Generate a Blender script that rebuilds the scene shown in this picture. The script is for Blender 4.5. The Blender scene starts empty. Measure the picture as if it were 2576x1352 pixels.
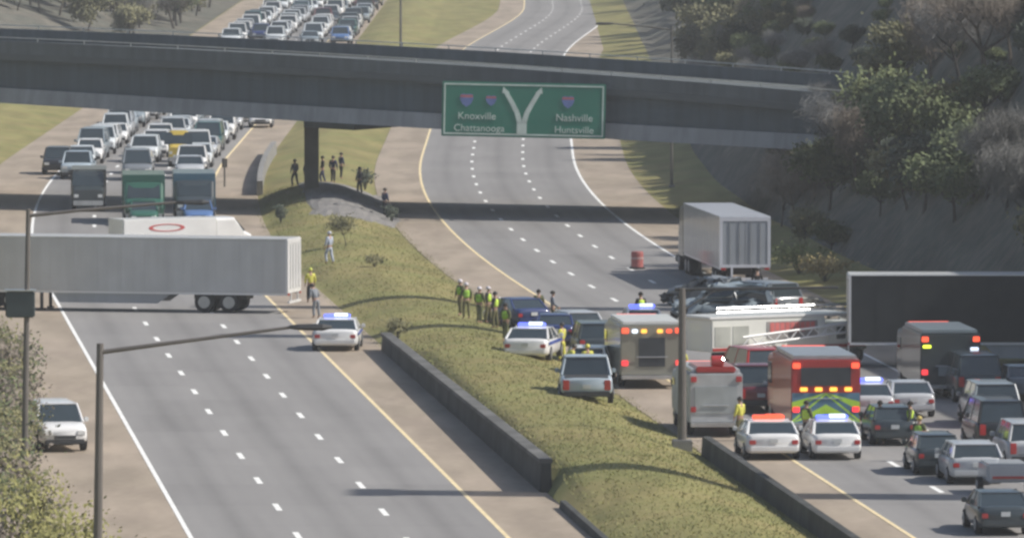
import bpy, bmesh, math, random
from mathutils import Vector, Matrix
random.seed(7)
S = bpy.context.scene
C = S.collection

# ------------------------------------------------------------------ camera
CAM_H = 25.3
F = 21500.0                      # focal length in pixels of a 2576 px wide picture
TILT = math.atan(1163.0 / F)
cd = bpy.data.cameras.new("camera")
cam = bpy.data.objects.new("camera", cd); C.objects.link(cam)
cam.location = (0, 0, CAM_H)
cam.rotation_euler = (math.pi / 2 - TILT, 0, 0)
cd.sensor_width = 36.0
cd.lens = F / 2576.0 * 36.0
cd.clip_start = 1.0; cd.clip_end = 9000.0
S.camera = cam
S.render.resolution_x = 1024; S.render.resolution_y = 537

# ------------------------------------------------------------------ world, sun, exposure
SUN_EL = math.radians(43); SUN_AZ = math.radians(-6)      # azimuth measured from +X towards +Y
sv = Vector((math.cos(SUN_EL) * math.cos(SUN_AZ), math.cos(SUN_EL) * math.sin(SUN_AZ), math.sin(SUN_EL)))
w = bpy.data.worlds.new("World"); S.world = w; w.use_nodes = True
nt = w.node_tree; nt.nodes.clear()
out = nt.nodes.new("ShaderNodeOutputWorld"); bg = nt.nodes.new("ShaderNodeBackground")
sky = nt.nodes.new("ShaderNodeTexSky"); sky.sky_type = 'NISHITA'; sky.sun_disc = False
sky.sun_elevation = SUN_EL; sky.sun_rotation = math.atan2(sv.x, sv.y)
sky.air_density = 1.0; sky.dust_density = 2.0
bg.inputs["Strength"].default_value = 0.095
nt.links.new(sky.outputs[0], bg.inputs[0]); nt.links.new(bg.outputs[0], out.inputs[0])
sl = bpy.data.lights.new("sun", 'SUN'); sl.energy = 4.2; sl.angle = math.radians(0.5); sl.color = (1.0, 0.95, 0.875)
so = bpy.data.objects.new("sun", sl); C.objects.link(so); so.location = (200, 0, 300)
so.rotation_euler = sv.to_track_quat('Z', 'Y').to_euler()
S.view_settings.view_transform = 'Standard'
try: S.view_settings.look = 'None'
except Exception: pass
S.view_settings.exposure = 0.16
S.view_settings.gamma = 1.0
S.view_settings.use_curve_mapping = False
S.cycles.filter_width = 2.7          # the traffic camera's soft picture
S.cycles.max_bounces = 6
S.cycles.volume_bounces = 0

# ------------------------------------------------------------------ geometry of the place
TA = 0.0861                      # the carriageways run away at this slope to the view
def shift(Y):                    # the bend beyond the overpass
    if Y < 450: return 0.0
    if Y < 620: return 0.00026 * (Y - 450) ** 2
    return 7.51 + 0.0884 * (Y - 620)
def RX(u, Y): return u - TA * Y + shift(Y)
def heading(Y):                  # rotation about z of a car driving away there
    d = -TA + (shift(Y + 2) - shift(Y - 2)) / 4
    return -math.atan(d)
def ground(px, py, z=0.0):       # where the sight line through a pixel of the photograph meets height z
    yc = (py - 676.0) / F; xc = (px - 1288.0) / F
    d = Vector((xc, math.cos(TILT) - yc * math.sin(TILT), -math.sin(TILT) - yc * math.cos(TILT)))
    t = (z - CAM_H) / d.z
    return d.x * t, d.y * t
def sm(a, b, x):
    t = max(0.0, min(1.0, (x - a) / (b - a))); return t * t * (3 - 2 * t)
def zmed(u, Y):                  # the median
    if u <= 28.45 or u >= 36.2: return 0.0
    t = (u - 28.45) / 7.75
    hump = .78 * math.sin(math.pi * t ** 0.85) ** 1.1
    near = 0.78 * (1 - t) ** 1.5 * (sm(400, 380, Y)) * sm(300, 316, Y)
    pier = 0.55 * math.exp(-((Y - 540) / 25) ** 2) * math.sin(math.pi * t)
    return hump * (0.95 if Y < 400 else 0.75) + near + pier
def gz(u, Y):
    z = zmed(u, Y)
    if u > 54.5:
        e = 54.5
        z += 0.10 * (min(u, 60) - e)
        k = 1 - sm(620, 760, Y)                      # steep shaded cutting near the overpass, gentler beyond
        steep = 1.22 * max(0, min(u, 72) - 59.0) + .40 * max(0, min(u, 95) - 72)
        gentle = 0.42 * max(0, min(u, 125) - 60) + .1 * max(0, u - 125)
        z += steep * k + gentle * (1 - k)
        z += 6.5 * sm(59, 72, u) * sm(322, 350, Y) * (1 - sm(402, 425, Y))  # unseen crest raised along here to throw shade over the crash side
    if u < 9.4:
        z += 0.16 * min(9.4 - u, 10)
        if u < -0.6: z += 0.30 * min(-0.6 - u, 60)
    return z

# ------------------------------------------------------------------ helpers
def tag(o, label=None, cat=None, group=None, kind=None):
    if label: o["label"] = label
    if cat: o["category"] = cat
    if group: o["group"] = group
    if kind: o["kind"] = kind
    return o
def empty(name, loc=(0, 0, 0), rz=0.0):
    o = bpy.data.objects.new(name, None); C.objects.link(o)
    o.location = loc; o.rotation_euler = (0, 0, rz); o.empty_display_size = 0.2
    return o
def copy_tree(o, parent=None):
    c = o.copy(); C.objects.link(c)
    if parent is not None: c.parent = parent
    for ch in list(o.children): copy_tree(ch, c)
    return c
_m = {}
def mat(name, col, rough=0.7, metal=0.0, var=0.12, scale=1.5, emit=None, es=0.0, bump=0.0, col2=None, coat=0.0, detail=4.0):
    if name in _m: return _m[name]
    m = bpy.data.materials.new(name); m.use_nodes = True; n = m.node_tree
    b = n.nodes["Principled BSDF"]
    b.inputs["Roughness"].default_value = rough; b.inputs["Metallic"].default_value = metal
    if coat: b.inputs["Coat Weight"].default_value = coat; b.inputs["Coat Roughness"].default_value = 0.08
    tc = n.nodes.new("ShaderNodeTexCoord"); no = n.nodes.new("ShaderNodeTexNoise")
    no.inputs["Scale"].default_value = scale; no.inputs["Detail"].default_value = detail
    n.links.new(tc.outputs["Object"], no.inputs["Vector"])
    r = n.nodes.new("ShaderNodeValToRGB")
    c2 = col2 if col2 else tuple(min(1, c * (1 + var)) for c in col)
    c1 = col if col2 else tuple(c * (1 - var) for c in col)
    r.color_ramp.elements[0].position = 0.35; r.color_ramp.elements[1].position = 0.65
    r.color_ramp.elements[0].color = (*c1, 1); r.color_ramp.elements[1].color = (*c2, 1)
    n.links.new(no.outputs["Fac"], r.inputs["Fac"]); n.links.new(r.outputs["Color"], b.inputs["Base Color"])
    if emit:
        b.inputs["Emission Color"].default_value = (*emit, 1); b.inputs["Emission Strength"].default_value = es
    if bump:
        bp = n.nodes.new("ShaderNodeBump"); bp.inputs["Strength"].default_value = bump
        n.links.new(no.outputs["Fac"], bp.inputs["Height"]); n.links.new(bp.outputs["Normal"], b.inputs["Normal"])
    _m[name] = m
    return m
def paint(name, col): return mat("paint_" + name, col, 0.32, 0.0, 0.05, 0.7, coat=0.6)

class MB:
    """collects shapes; build() links them as one mesh object"""
    def __init__(s): s.v = []; s.f = []; s.mi = []; s.ms = []
    def _mi(s, m):
        if m is None: return 0
        if m not in s.ms: s.ms.append(m)
        return s.ms.index(m)
    def add(s, vs, fs, m=None):
        n = len(s.v); s.v += [tuple(v) for v in vs]; k = s._mi(m)
        for f in fs: s.f.append(tuple(i + n for i in f)); s.mi.append(k)
        return s
    def box(s, x0, x1, y0, y1, z0, z1, m=None, b=0.0):
        if b <= 0:
            vs = [(x, y, z) for z in (z0, z1) for y in (y0, y1) for x in (x0, x1)]
            return s.add(vs, [(0, 2, 3, 1), (4, 5, 7, 6), (0, 1, 5, 4), (2, 6, 7, 3), (0, 4, 6, 2), (1, 3, 7, 5)], m)
        bm = bmesh.new(); bmesh.ops.create_cube(bm, size=1)
        for v in bm.verts:
            v.co = Vector(((x0 + x1) / 2 + v.co.x * (x1 - x0), (y0 + y1) / 2 + v.co.y * (y1 - y0), (z0 + z1) / 2 + v.co.z * (z1 - z0)))
        bmesh.ops.bevel(bm, geom=list(bm.edges), offset=b, segments=2, affect='EDGES')
        bm.verts.index_update()
        s.add([v.co for v in bm.verts], [[v.index for v in f.verts] for f in bm.faces], m); bm.free(); return s
    def loft(s, rings, m=None, cap=True):
        n = len(rings[0]); vs = [p for r in rings for p in r]; fs = []
        for i in range(len(rings) - 1):
            for j in range(n):
                k = (j + 1) % n
                fs.append((i * n + j, i * n + k, (i + 1) * n + k, (i + 1) * n + j))
        if cap: fs.append(tuple(range(n - 1, -1, -1))); fs.append(tuple((len(rings) - 1) * n + j for j in range(n)))
        return s.add(vs, fs, m)
    def tube(s, pts, rad, m=None, n=8):
        rings = []
        for i, p in enumerate(pts):
            p = Vector(p)
            a = Vector(pts[max(0, i - 1)]); b = Vector(pts[min(len(pts) - 1, i + 1)])
            d = (b - a).normalized()
            u = d.cross(Vector((0, 0, 1)))
            if u.length < 0.05: u = d.cross(Vector((1, 0, 0)))
            u.normalize(); v = d.cross(u)
            r = rad[i] if isinstance(rad, (list, tuple)) else rad
            rings.append([p + u * r * math.cos(2 * math.pi * k / n) + v * r * math.sin(2 * math.pi * k / n) for k in range(n)])
        return s.loft(rings, m)
    def cyl(s, c, r, h, axis='x', m=None, n=16):
        c = Vector(c); a = {'x': Vector((1, 0, 0)), 'y': Vector((0, 1, 0)), 'z': Vector((0, 0, 1))}[axis]
        u = a.orthogonal().normalized(); v = a.cross(u)
        prof = [(-.5, r * .93), (-.42, r), (.42, r), (.5, r * .93)]
        return s.loft([[c + a * h * t + (u * math.cos(2 * math.pi * k / n) + v * math.sin(2 * math.pi * k / n)) * rr for k in range(n)] for t, rr in prof], m)
    def prism(s, poly, y0, y1, m=None, plane='xz'):
        """poly in (x,z) extruded in y, or (y,z) extruded in x"""
        if plane == 'xz': r = [[(x, y, z) for x, z in poly] for y in (y0, y1)]
        else: r = [[(x, y, z) for y, z in poly] for x in (y0, y1)]
        return s.loft(r, m)
    def build(s, name, m=None, parent=None, smooth=False):
        me = bpy.data.meshes.new(name); me.from_pydata(s.v, [], s.f); me.update()
        bm = bmesh.new(); bm.from_mesh(me)
        if len(s.f) < 60000 and name not in ("crown", "foliage"): bmesh.ops.recalc_face_normals(bm, faces=bm.faces)
        bm.to_mesh(me); bm.free()
        if s.ms:
            for q in s.ms: me.materials.append(q)
            me.polygons.foreach_set("material_index", s.mi)
        elif m: me.materials.append(m)
        if smooth:
            me.polygons.foreach_set("use_smooth", [True] * len(me.polygons))
        o = bpy.data.objects.new(name, me); C.objects.link(o)
        if parent is not None: o.parent = parent
        return o

# ------------------------------------------------------------------ materials
def two_noise(name, cols, scales, rough=0.95, bump=0.3):
    """ground cover: large patches and fine grain"""
    m = bpy.data.materials.new(name); m.use_nodes = True; n = m.node_tree; b = n.nodes["Principled BSDF"]
    b.inputs["Roughness"].default_value = rough; b.inputs["Specular IOR Level"].default_value = 0.2
    tc = n.nodes.new("ShaderNodeTexCoord")
    def noise(sc, det, stretch=(1, 1, 1)):
        mp = n.nodes.new("ShaderNodeMapping"); mp.inputs["Scale"].default_value = stretch
        q = n.nodes.new("ShaderNodeTexNoise"); q.inputs["Scale"].default_value = sc; q.inputs["Detail"].default_value = det
        n.links.new(tc.outputs["Object"], mp.inputs[0]); n.links.new(mp.outputs[0], q.inputs["Vector"]); return q
    a = noise(scales[0], 3); f = noise(scales[1], 6); s3 = noise(scales[2], 3, (1, 0.18, 1))
    def ramp(src, c0, c1, p0=.38, p1=.62):
        r = n.nodes.new("ShaderNodeValToRGB"); r.color_ramp.elements[0].position = p0; r.color_ramp.elements[1].position = p1
        r.color_ramp.elements[0].color = (*c0, 1); r.color_ramp.elements[1].color = (*c1, 1)
        n.links.new(src.outputs["Fac"], r.inputs["Fac"]); return r
    r1 = ramp(a, cols[0], cols[1]); r2 = ramp(f, cols[2], cols[3], .3, .7)
    mx = n.nodes.new("ShaderNodeMixRGB"); mx.inputs[0].default_value = 0.45
    n.links.new(r1.outputs[0], mx.inputs[1]); n.links.new(r2.outputs[0], mx.inputs[2])
    r3 = ramp(s3, (0.86,) * 3, (1.1,) * 3); mu = n.nodes.new("ShaderNodeMixRGB"); mu.blend_type = 'MULTIPLY'; mu.inputs[0].default_value = 1
    n.links.new(mx.outputs[0], mu.inputs[1]); n.links.new(r3.outputs[0], mu.inputs[2])
    n.links.new(mu.outputs[0], b.inputs["Base Color"])
    bp = n.nodes.new("ShaderNodeBump"); bp.inputs["Strength"].default_value = bump
    n.links.new(f.outputs["Fac"], bp.inputs["Height"]); n.links.new(bp.outputs[0], b.inputs["Normal"])
    return m
M_grass = two_noise("grass", [(.205, .215, .075), (.29, .24, .105), (.185, .185, .07), (.31, .265, .125)], (.16, 1.4, .5), bump=.4)
M_wood = two_noise("leaf_litter", [(.09, .10, .085), (.165, .15, .125), (.055, .065, .055), (.24, .215, .17)], (.12, 1.2, .5))
M_asph = two_noise("lane_concrete", [(.285, .275, .265), (.315, .305, .295), (.27, .26, .25), (.335, .325, .31)], (.10, 2.5, .35), .85, .05)
M_shou = two_noise("shoulder_concrete", [(.335, .28, .215), (.39, .32, .255), (.295, .25, .20), (.425, .36, .29)], (.12, 2.2, .5), .9, .08)
M_conc = mat("old_concrete", (.24, .235, .225), .9, var=.18, scale=.8, bump=.2)
M_riprap = mat("paved_slope", (.22, .21, .20), .9, var=.3, scale=2.5, bump=.5)
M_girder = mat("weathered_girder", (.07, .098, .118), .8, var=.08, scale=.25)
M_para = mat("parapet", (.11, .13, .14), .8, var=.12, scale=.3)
M_flange = mat("bounce_lit_flange", (.30, .32, .34), .8, var=.1, scale=.3)  # lower band paler than the girder: bounce light put into its colour
M_deck = mat("bridge_deck", (.10, .115, .12), .9, var=.1, scale=.4)
M_white = mat("white_marking", (.86, .86, .83), .8, var=.1, scale=2)
M_yell = mat("yellow_marking", (.80, .66, .40), .8, var=.12, scale=2)
M_tyre = mat("tyre", (.025, .025, .027), .9)
M_rim = mat("wheel_rim", (.45, .46, .47), .4, .7)
M_glass = mat("car_glass", (.035, .05, .058), .08, 0, .1, coat=1)
M_dark = mat("dark_trim", (.045, .047, .05), .6)
M_chrome = mat("bright_metal", (.6, .61, .62), .3, .8)
M_head = mat("headlamp", (.75, .76, .75), .2, coat=1)
M_tail = mat("tail_lamp", (.5, .03, .03), .3, coat=1)
M_tail_on = mat("tail_lamp_lit", (.6, .03, .04), .3, emit=(1, .05, .06), es=1.3)
M_amber = mat("amber_lamp", (.8, .4, .05), .3, emit=(1, .5, .08), es=1.5)
M_blue_on = mat("blue_flasher", (.2, .25, .8), .3, emit=(.12, .16, 1), es=1.5)
M_white_on = mat("white_flasher", (.8, .85, .95), .3, emit=(.75, .85, 1), es=1.3)
M_red_on = mat("red_flasher", (.8, .1, .06), .3, emit=(1, .12, .05), es=1.2)
M_plate = mat("plate", (.6, .62, .62), .5)
M_pole = mat("galvanised_pole", (.15, .145, .13), .6, .3)
M_polebrown = mat("rusty_pole", (.13, .09, .065), .7, .1, var=.2)
M_sign = mat("sign_green", (.02, .19, .13), .5, var=.06, scale=.4)
M_signw = mat("sign_legend", (.62, .72, .66), .5)
M_signb = mat("sign_shield_blue", (.14, .2, .45), .5); M_signr = mat("sign_shield_red", (.45, .14, .16), .5)
M_lime = mat("lime_vest", (.62, .85, .10), .7, var=.15, scale=8); M_silver = mat("reflective_tape", (.75, .76, .7), .5)
M_skin = mat("skin", (.42, .26, .19), .6); M_hair = mat("dark_hair", (.03, .025, .02), .8)
M_trailer = paint("trailer_white", (.80, .80, .80)); M_side_shade = paint("trailer_side_shaded", (.56, .57, .58)); M_trailer2 = paint("trailer_grey", (.36, .39, .43)); M_trailer3 = mat("trailer_black", (.028, .034, .038), .85)  # trailer side greyer than its white frame; shade is put into the colour

def lane_mat(name, u0, w=3.667):
    """worn concrete lanes: oil track down each lane, slab joints, patches and cracks, laid out along the road"""
    m = bpy.data.materials.new(name); m.use_nodes = True; n = m.node_tree; b = n.nodes["Principled BSDF"]
    b.inputs["Roughness"].default_value = .85
    L = n.links; uv = n.nodes.new("ShaderNodeUVMap"); sp_ = n.nodes.new("ShaderNodeSeparateXYZ"); L.new(uv.outputs[0], sp_.inputs[0])
    def M(op, a, bb=None):
        q = n.nodes.new("ShaderNodeMath"); q.operation = op
        for i, v in enumerate((a, bb)):
            if v is None: continue
            if isinstance(v, (int, float)): q.inputs[i].default_value = v
            else: L.new(v, q.inputs[i])
        return q.outputs[0]
    lane = M('FRACT', M('DIVIDE', M('SUBTRACT', sp_.outputs[0], u0), w))
    d = M('ABSOLUTE', M('SUBTRACT', lane, .5))                  # 0 in the lane's middle
    oil = M('SUBTRACT', 1.0, M('MULTIPLY', M('SMOOTH_MIN', M('MULTIPLY', d, 5.0), 1.0), 1.0))
    trk = M('MULTIPLY', M('MAXIMUM', M('SUBTRACT', 1.0, M('MULTIPLY', M('ABSOLUTE', M('SUBTRACT', d, .24)), 11.0)), 0.0), .55)
    def noise(sx, sy, sc, det):
        mp = n.nodes.new("ShaderNodeMapping"); mp.inputs["Scale"].default_value = (sx, sy, 1); q = n.nodes.new("ShaderNodeTexNoise")
        q.inputs["Scale"].default_value = sc; q.inputs["Detail"].default_value = det; L.new(uv.outputs[0], mp.inputs[0]); L.new(mp.outputs[0], q.inputs["Vector"]); return q.outputs["Fac"]
    n1 = noise(1, .12, .7, 4); n2 = noise(1, 1, 3.5, 6); n3 = noise(.6, .03, 1.3, 3)
    joint = M('LESS_THAN', M('FRACT', M('DIVIDE', sp_.outputs[1], 9.1)), .02)
    slab = n.nodes.new("ShaderNodeTexWhiteNoise"); slab.noise_dimensions = '2D'
    cmb = n.nodes.new("ShaderNodeCombineXYZ"); L.new(M('FLOOR', M('DIVIDE', M('SUBTRACT', sp_.outputs[0], u0), w)), cmb.inputs[0]); L.new(M('FLOOR', M('DIVIDE', sp_.outputs[1], 9.1)), cmb.inputs[1])
    L.new(cmb.outputs[0], slab.inputs["Vector"])
    v = M('ADD', .69, M('MULTIPLY', n1, .26)); v = M('ADD', v, M('MULTIPLY', n2, .16)); v = M('ADD', v, M('MULTIPLY', n3, .2))
    v = M('SUBTRACT', v, M('MULTIPLY', M('MAXIMUM', oil, 0.0), .19)); v = M('SUBTRACT', v, M('MULTIPLY', trk, .11))
    v = M('SUBTRACT', v, M('MULTIPLY', joint, .12)); v = M('ADD', v, M('MULTIPLY', M('SUBTRACT', slab.outputs["Value"], .5), .09))
    mx = n.nodes.new("ShaderNodeMixRGB"); mx.blend_type = 'MULTIPLY'; mx.inputs[0].default_value = 1; mx.inputs[1].default_value = (.262, .253, .245, 1)
    c3 = n.nodes.new("ShaderNodeCombineXYZ")
    for i in range(3): L.new(v, c3.inputs[i])
    L.new(c3.outputs[0], mx.inputs[2]); L.new(mx.outputs[0], b.inputs["Base Color"])
    return m

# ------------------------------------------------------------------ the ground
def build_ground():
    us = [-260, -180, -120, -80, -50, -30, -18, -10, -5, -2, -.6, 2, 5, 7.5, 9.4, 10, 14, 18, 22, 25, 28.2, 28.45]
    us += [28.45 + 7.75 * i / 14 for i in range(1, 14)] + [36.2, 38, 42, 46, 50, 53, 54.5, 56, 57.5, 59, 60, 62, 64, 67, 70, 74, 78, 81, 85, 90, 100, 110, 125, 145, 170, 220, 320, 500]
    Ys = []; y = 60
    while y < 3000:
        Ys.append(y); y += 4 if 290 < y < 700 else (12 if y < 1300 else 80)
    mb = MB(); nu = len(us)
    vs = []
    for Y in Ys:
        for u in us:
            jit = 0
            if u > 58 or u < 5: jit = 0.35 * math.sin(u * 1.7 + Y * .13) + .25 * math.sin(Y * .05 + u)
            vs.append((RX(u, Y), Y, gz(u, Y) + jit * sm(0, 4, abs(u - 32) - 26) - 0.03))
    fs = [(j * nu + i, j * nu + i + 1, (j + 1) * nu + i + 1, (j + 1) * nu + i) for j in range(len(Ys) - 1) for i in range(nu - 1)]
    mb.add(vs, fs)
    o = mb.build("ground", M_grass, smooth=True); tag(o, kind="structure")
    o.data.materials.append(M_wood)
    for p in o.data.polygons:
        i = p.index % (nu - 1)
        j_ = p.index // (nu - 1)
        if us[i] >= 59 or us[i + 1] <= -5 or (Ys[j_] > 830 and us[i + 1] <= 9.4): p.material_index = 1
M_TMP = None
def strip(name, u0, u1, z, m, ya=150, yb=1400, ext=None):
    vs = []; n = 0; Y = ya
    while Y <= yb:
        e = ext(Y) if ext else 0
        vs += [(RX(u0, Y) + e, Y, z), (RX(u1, Y) + e, Y, z)]; n += 1
        Y += 6
    mb = MB(); mb.add(vs, [(2 * i, 2 * i + 1, 2 * i + 3, 2 * i + 2) for i in range(n - 1)])
    o = mb.build(name, m); tag(o, kind="structure")
    uv = o.data.uv_layers.new(name="road"); step = 6
    for lp in o.data.loops:
        vi = lp.vertex_index; uv.data[lp.index].uv = (u0 if vi % 2 == 0 else u1, ya + (vi // 2) * step)
    return o
extR = lambda Y: 7.0 * sm(840, 1080, Y)
build_ground()
strip("road_shoulder", 9.6, 28.4, 0.0, M_shou); strip("road_shoulder", 36.2, 54.0, 0.0, M_shou, ext=extR)
strip("road", 14.3, 25.3, 0.006, lane_mat("lane_a", 14.3)); strip("road", 39.35, 50.3, 0.006, lane_mat("lane_b", 39.35), ext=extR)
mk = MB()
def line(u, wd, m, ya, yb, dash=None, ext=None):
    Y = ya
    while Y < yb:
        ln = 3.05 if dash else 6.0
        p = []
        for t in (0, 1):
            yy = Y + ln * t; e = ext(yy) if ext else 0
            p += [(RX(u - wd / 2, yy) + e, yy, .012), (RX(u + wd / 2, yy) + e, yy, .012)]
        mk.add(p, [(0, 1, 3, 2)], m)
        Y += dash if dash else ln
line(14.3, .17, M_white, 200, 1300); line(25.3, .17, M_yell, 200, 1300)
line(39.35, .17, M_yell, 200, 1300, ext=extR); line(50.3, .19, M_white, 200, 1300, ext=extR)
for u, o_ in ((18.05, 6.2), (21.75, 4.0)): line(u, .22, M_white, 203 + o_, 1300, 12.2)
for u, o_ in ((43.0, 2.0), (46.65, 6.5)): line(u, .22, M_white, 203 + o_, 1300, 12.2, ext=extR)
tag(mk.build("road_markings"), kind="structure")

# kerb at the near median edge, and the retaining wall
def wall_strip(name, u, wd, hs, y0, y1, m, label, cat, cap=None):
    n = max(2, int((y1 - y0) / 5)); r = []
    for i in range(n + 1):
        Y = y0 + (y1 - y0) * i / n; h = hs[0] + (hs[1] - hs[0]) * i / n
        a, b = RX(u, Y), RX(u + wd, Y)
        r.append([(a, Y, -.1), (b, Y, -.1), (b - .03, Y, h), (a + .06, Y, h)])
    root = empty(name, (0, 0, 0)); tag(root, label, cat)
    MB().loft(r, m).build("panel_face", None, root)
    if cap:
        r = [[(p[3][0] - .08, p[3][1], p[3][2] + .003), (p[2][0] + .05, p[2][1], p[2][2] + .003), (p[2][0] + .05, p[2][1], p[2][2] + .16), (p[3][0] - .08, p[3][1], p[3][2] + .16)] for p in r]
        MB().loft(r, cap).build("coping", None, root)
    return root
M_wallc = mat("shaded_stained_concrete", (.06, .063, .06), .9, var=.35, scale=.5, bump=.3)  # shade of the wall face put into the dark base; streaks are stains
wall_strip("retaining_wall", 28.15, .45, (1.08, .65), 315, 398, M_wallc, "shade-painted, stained concrete retaining wall along the grassy median beside the empty lanes", "retaining wall", cap=mat("coping", (.12, .12, .115), .9, var=.3, scale=.7))
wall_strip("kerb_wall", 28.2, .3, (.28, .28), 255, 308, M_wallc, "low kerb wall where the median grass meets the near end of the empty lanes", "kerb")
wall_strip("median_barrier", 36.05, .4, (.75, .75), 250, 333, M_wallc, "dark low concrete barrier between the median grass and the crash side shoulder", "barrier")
wall_strip("crash_barrier", 28.3, .45, (.95, .95), 556, 622, M_conc, "grey concrete crash barrier on the inner shoulder behind the bridge shadow", "barrier")

# ------------------------------------------------------------------ the overpass
BETA = math.radians(25); TB = math.tan(BETA)
def yf(X): return 524.7 - (X - 0.9) * TB          # front face of the bridge
def overpass():
    root = tag(empty("overpass", (0, 533, 0)), "long dark concrete overpass crossing both carriageways with a green sign on its side", "bridge")
    root.location = (0, 0, 0)
    Xs = [-75 + i * 3 for i in range(0, 40)]
    def zb(X):
        return 5.22 - 0.040 * X + 0.00005 * X * X
    def zt(X):
        return 9.45 - 0.052 * X - .0006 * X * X * (1 if X > 0 else .6)
    nb = Vector((math.sin(BETA), math.cos(BETA)))  # into the deck
    def sec(X, pts):                                # pts: (depth into deck, z)
        r = []
        for d, z in pts:
            r.append((X + nb.x * d, yf(X) + nb.y * d, z))
        return r
    WID = 19.0
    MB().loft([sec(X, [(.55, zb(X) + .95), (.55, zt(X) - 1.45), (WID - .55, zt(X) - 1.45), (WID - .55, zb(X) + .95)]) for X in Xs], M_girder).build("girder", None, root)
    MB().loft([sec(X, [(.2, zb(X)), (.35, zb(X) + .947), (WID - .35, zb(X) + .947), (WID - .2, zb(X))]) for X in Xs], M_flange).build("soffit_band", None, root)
    MB().loft([sec(X, [(0, zt(X) - 1.447), (0, zt(X) - 1.05), (WID, zt(X) - 1.05), (WID, zt(X) - 1.447)]) for X in Xs], M_deck).build("deck", None, root)
    for a, b in ((0.03, .33), (WID - .33, WID - .03)):
        MB().loft([sec(X, [(a, zt(X) - 1.047), (a, zt(X) - .25), (b, zt(X) - .25), (b, zt(X) - 1.047)]) for X in Xs], M_para).build("parapet", None, root)
        rl = MB()
        rl.loft([sec(X, [(a + .1, zt(X) - .06), (a + .1, zt(X)), (a + .18, zt(X)), (a + .18, zt(X) - .06)]) for X in Xs])
        for X in Xs:
            p = sec(X, [(a + .14, zt(X) - .25)])[0]
            rl.tube([p, (p[0], p[1], p[2] + .22)], .04, None, 5)
        rl.build("railing", M_chrome, root)
    # pier in the median: column with cap, and the abutment on the wooded bank
    X0, Y0 = -12.7, 541.0
    pier = MB(); pier.box(X0 - .45, X0 + .45, Y0 - .6, Y0 + .6, 0, zb(X0) + .2, None, .06)
    pier.build("pier", mat("pier_concrete", (.13, .125, .105), .9, var=.2, scale=.6), root)
    pc = MB(); pc.loft([sec(X, [(3, zb(X) - .55), (3, zb(X) - .003), (WID - 3, zb(X) - .003), (WID - 3, zb(X) - .55)]) for X in (X0 - 1.6, X0 + 1.6)])
    pc.build("pier_cap", M_girder, root)
    for X0 in (-58, 36):
        ab = MB(); ab.loft([sec(X, [(-.1, -1), (-.1, zt(X) - 1.5), (WID + .1, zt(X) - 1.5), (WID + .1, -1)]) for X in (X0 - 1.2, X0 + 1.2)])
        ab.build("abutment", M_conc, root)
    return zb, zt
zb, zt = overpass()
rr = MB()                                            # paved slope round the pier
for i in range(220):
    pass
g = []
for j in range(13):
    for i in range(17):
        u = 31.0 + (6.0) * i / 16; Y = 512 + 46 * j / 12
        e = math.sin(math.pi * i / 16) * math.sin(math.pi * j / 12)
        g.append((RX(u, Y), Y, gz(u, Y) - .12 + .3 * e ** .6 + .1 * random.random()))
rr.add(g, [(j * 17 + i, j * 17 + i + 1, (j + 1) * 17 + i + 1, (j + 1) * 17 + i) for j in range(12) for i in range(16)])
tag(rr.build("paved_slope", M_riprap), "grey stone paved mound round the foot of the bridge pier", "paving")

def streaky(m, amt=.14, sc=(.9, .9, .06)):
    n = m.node_tree; b = n.nodes["Principled BSDF"]; src = b.inputs["Base Color"].links[0].from_socket
    tc = n.nodes.new("ShaderNodeTexCoord"); mp = n.nodes.new("ShaderNodeMapping"); mp.inputs["Scale"].default_value = sc
    no = n.nodes.new("ShaderNodeTexNoise"); no.inputs["Scale"].default_value = 2.2; no.inputs["Detail"].default_value = 5
    n.links.new(tc.outputs["Object"], mp.inputs[0]); n.links.new(mp.outputs[0], no.inputs["Vector"])
    r = n.nodes.new("ShaderNodeValToRGB"); r.color_ramp.elements[0].position = .4; r.color_ramp.elements[1].position = .6
    r.color_ramp.elements[0].color = (1 - amt,) * 3 + (1,); r.color_ramp.elements[1].color = (1 + amt * .3,) * 3 + (1,)
    mx = n.nodes.new("ShaderNodeMixRGB"); mx.blend_type = 'MULTIPLY'; mx.inputs[0].default_value = 1
    n.links.new(no.outputs["Fac"], r.inputs[0]); n.links.new(src, mx.inputs[1]); n.links.new(r.outputs[0], mx.inputs[2]); n.links.new(mx.outputs[0], b.inputs["Base Color"])
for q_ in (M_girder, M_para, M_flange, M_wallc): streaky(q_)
for q_ in (M_side_shade, M_trailer2): streaky(q_, .06)
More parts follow.
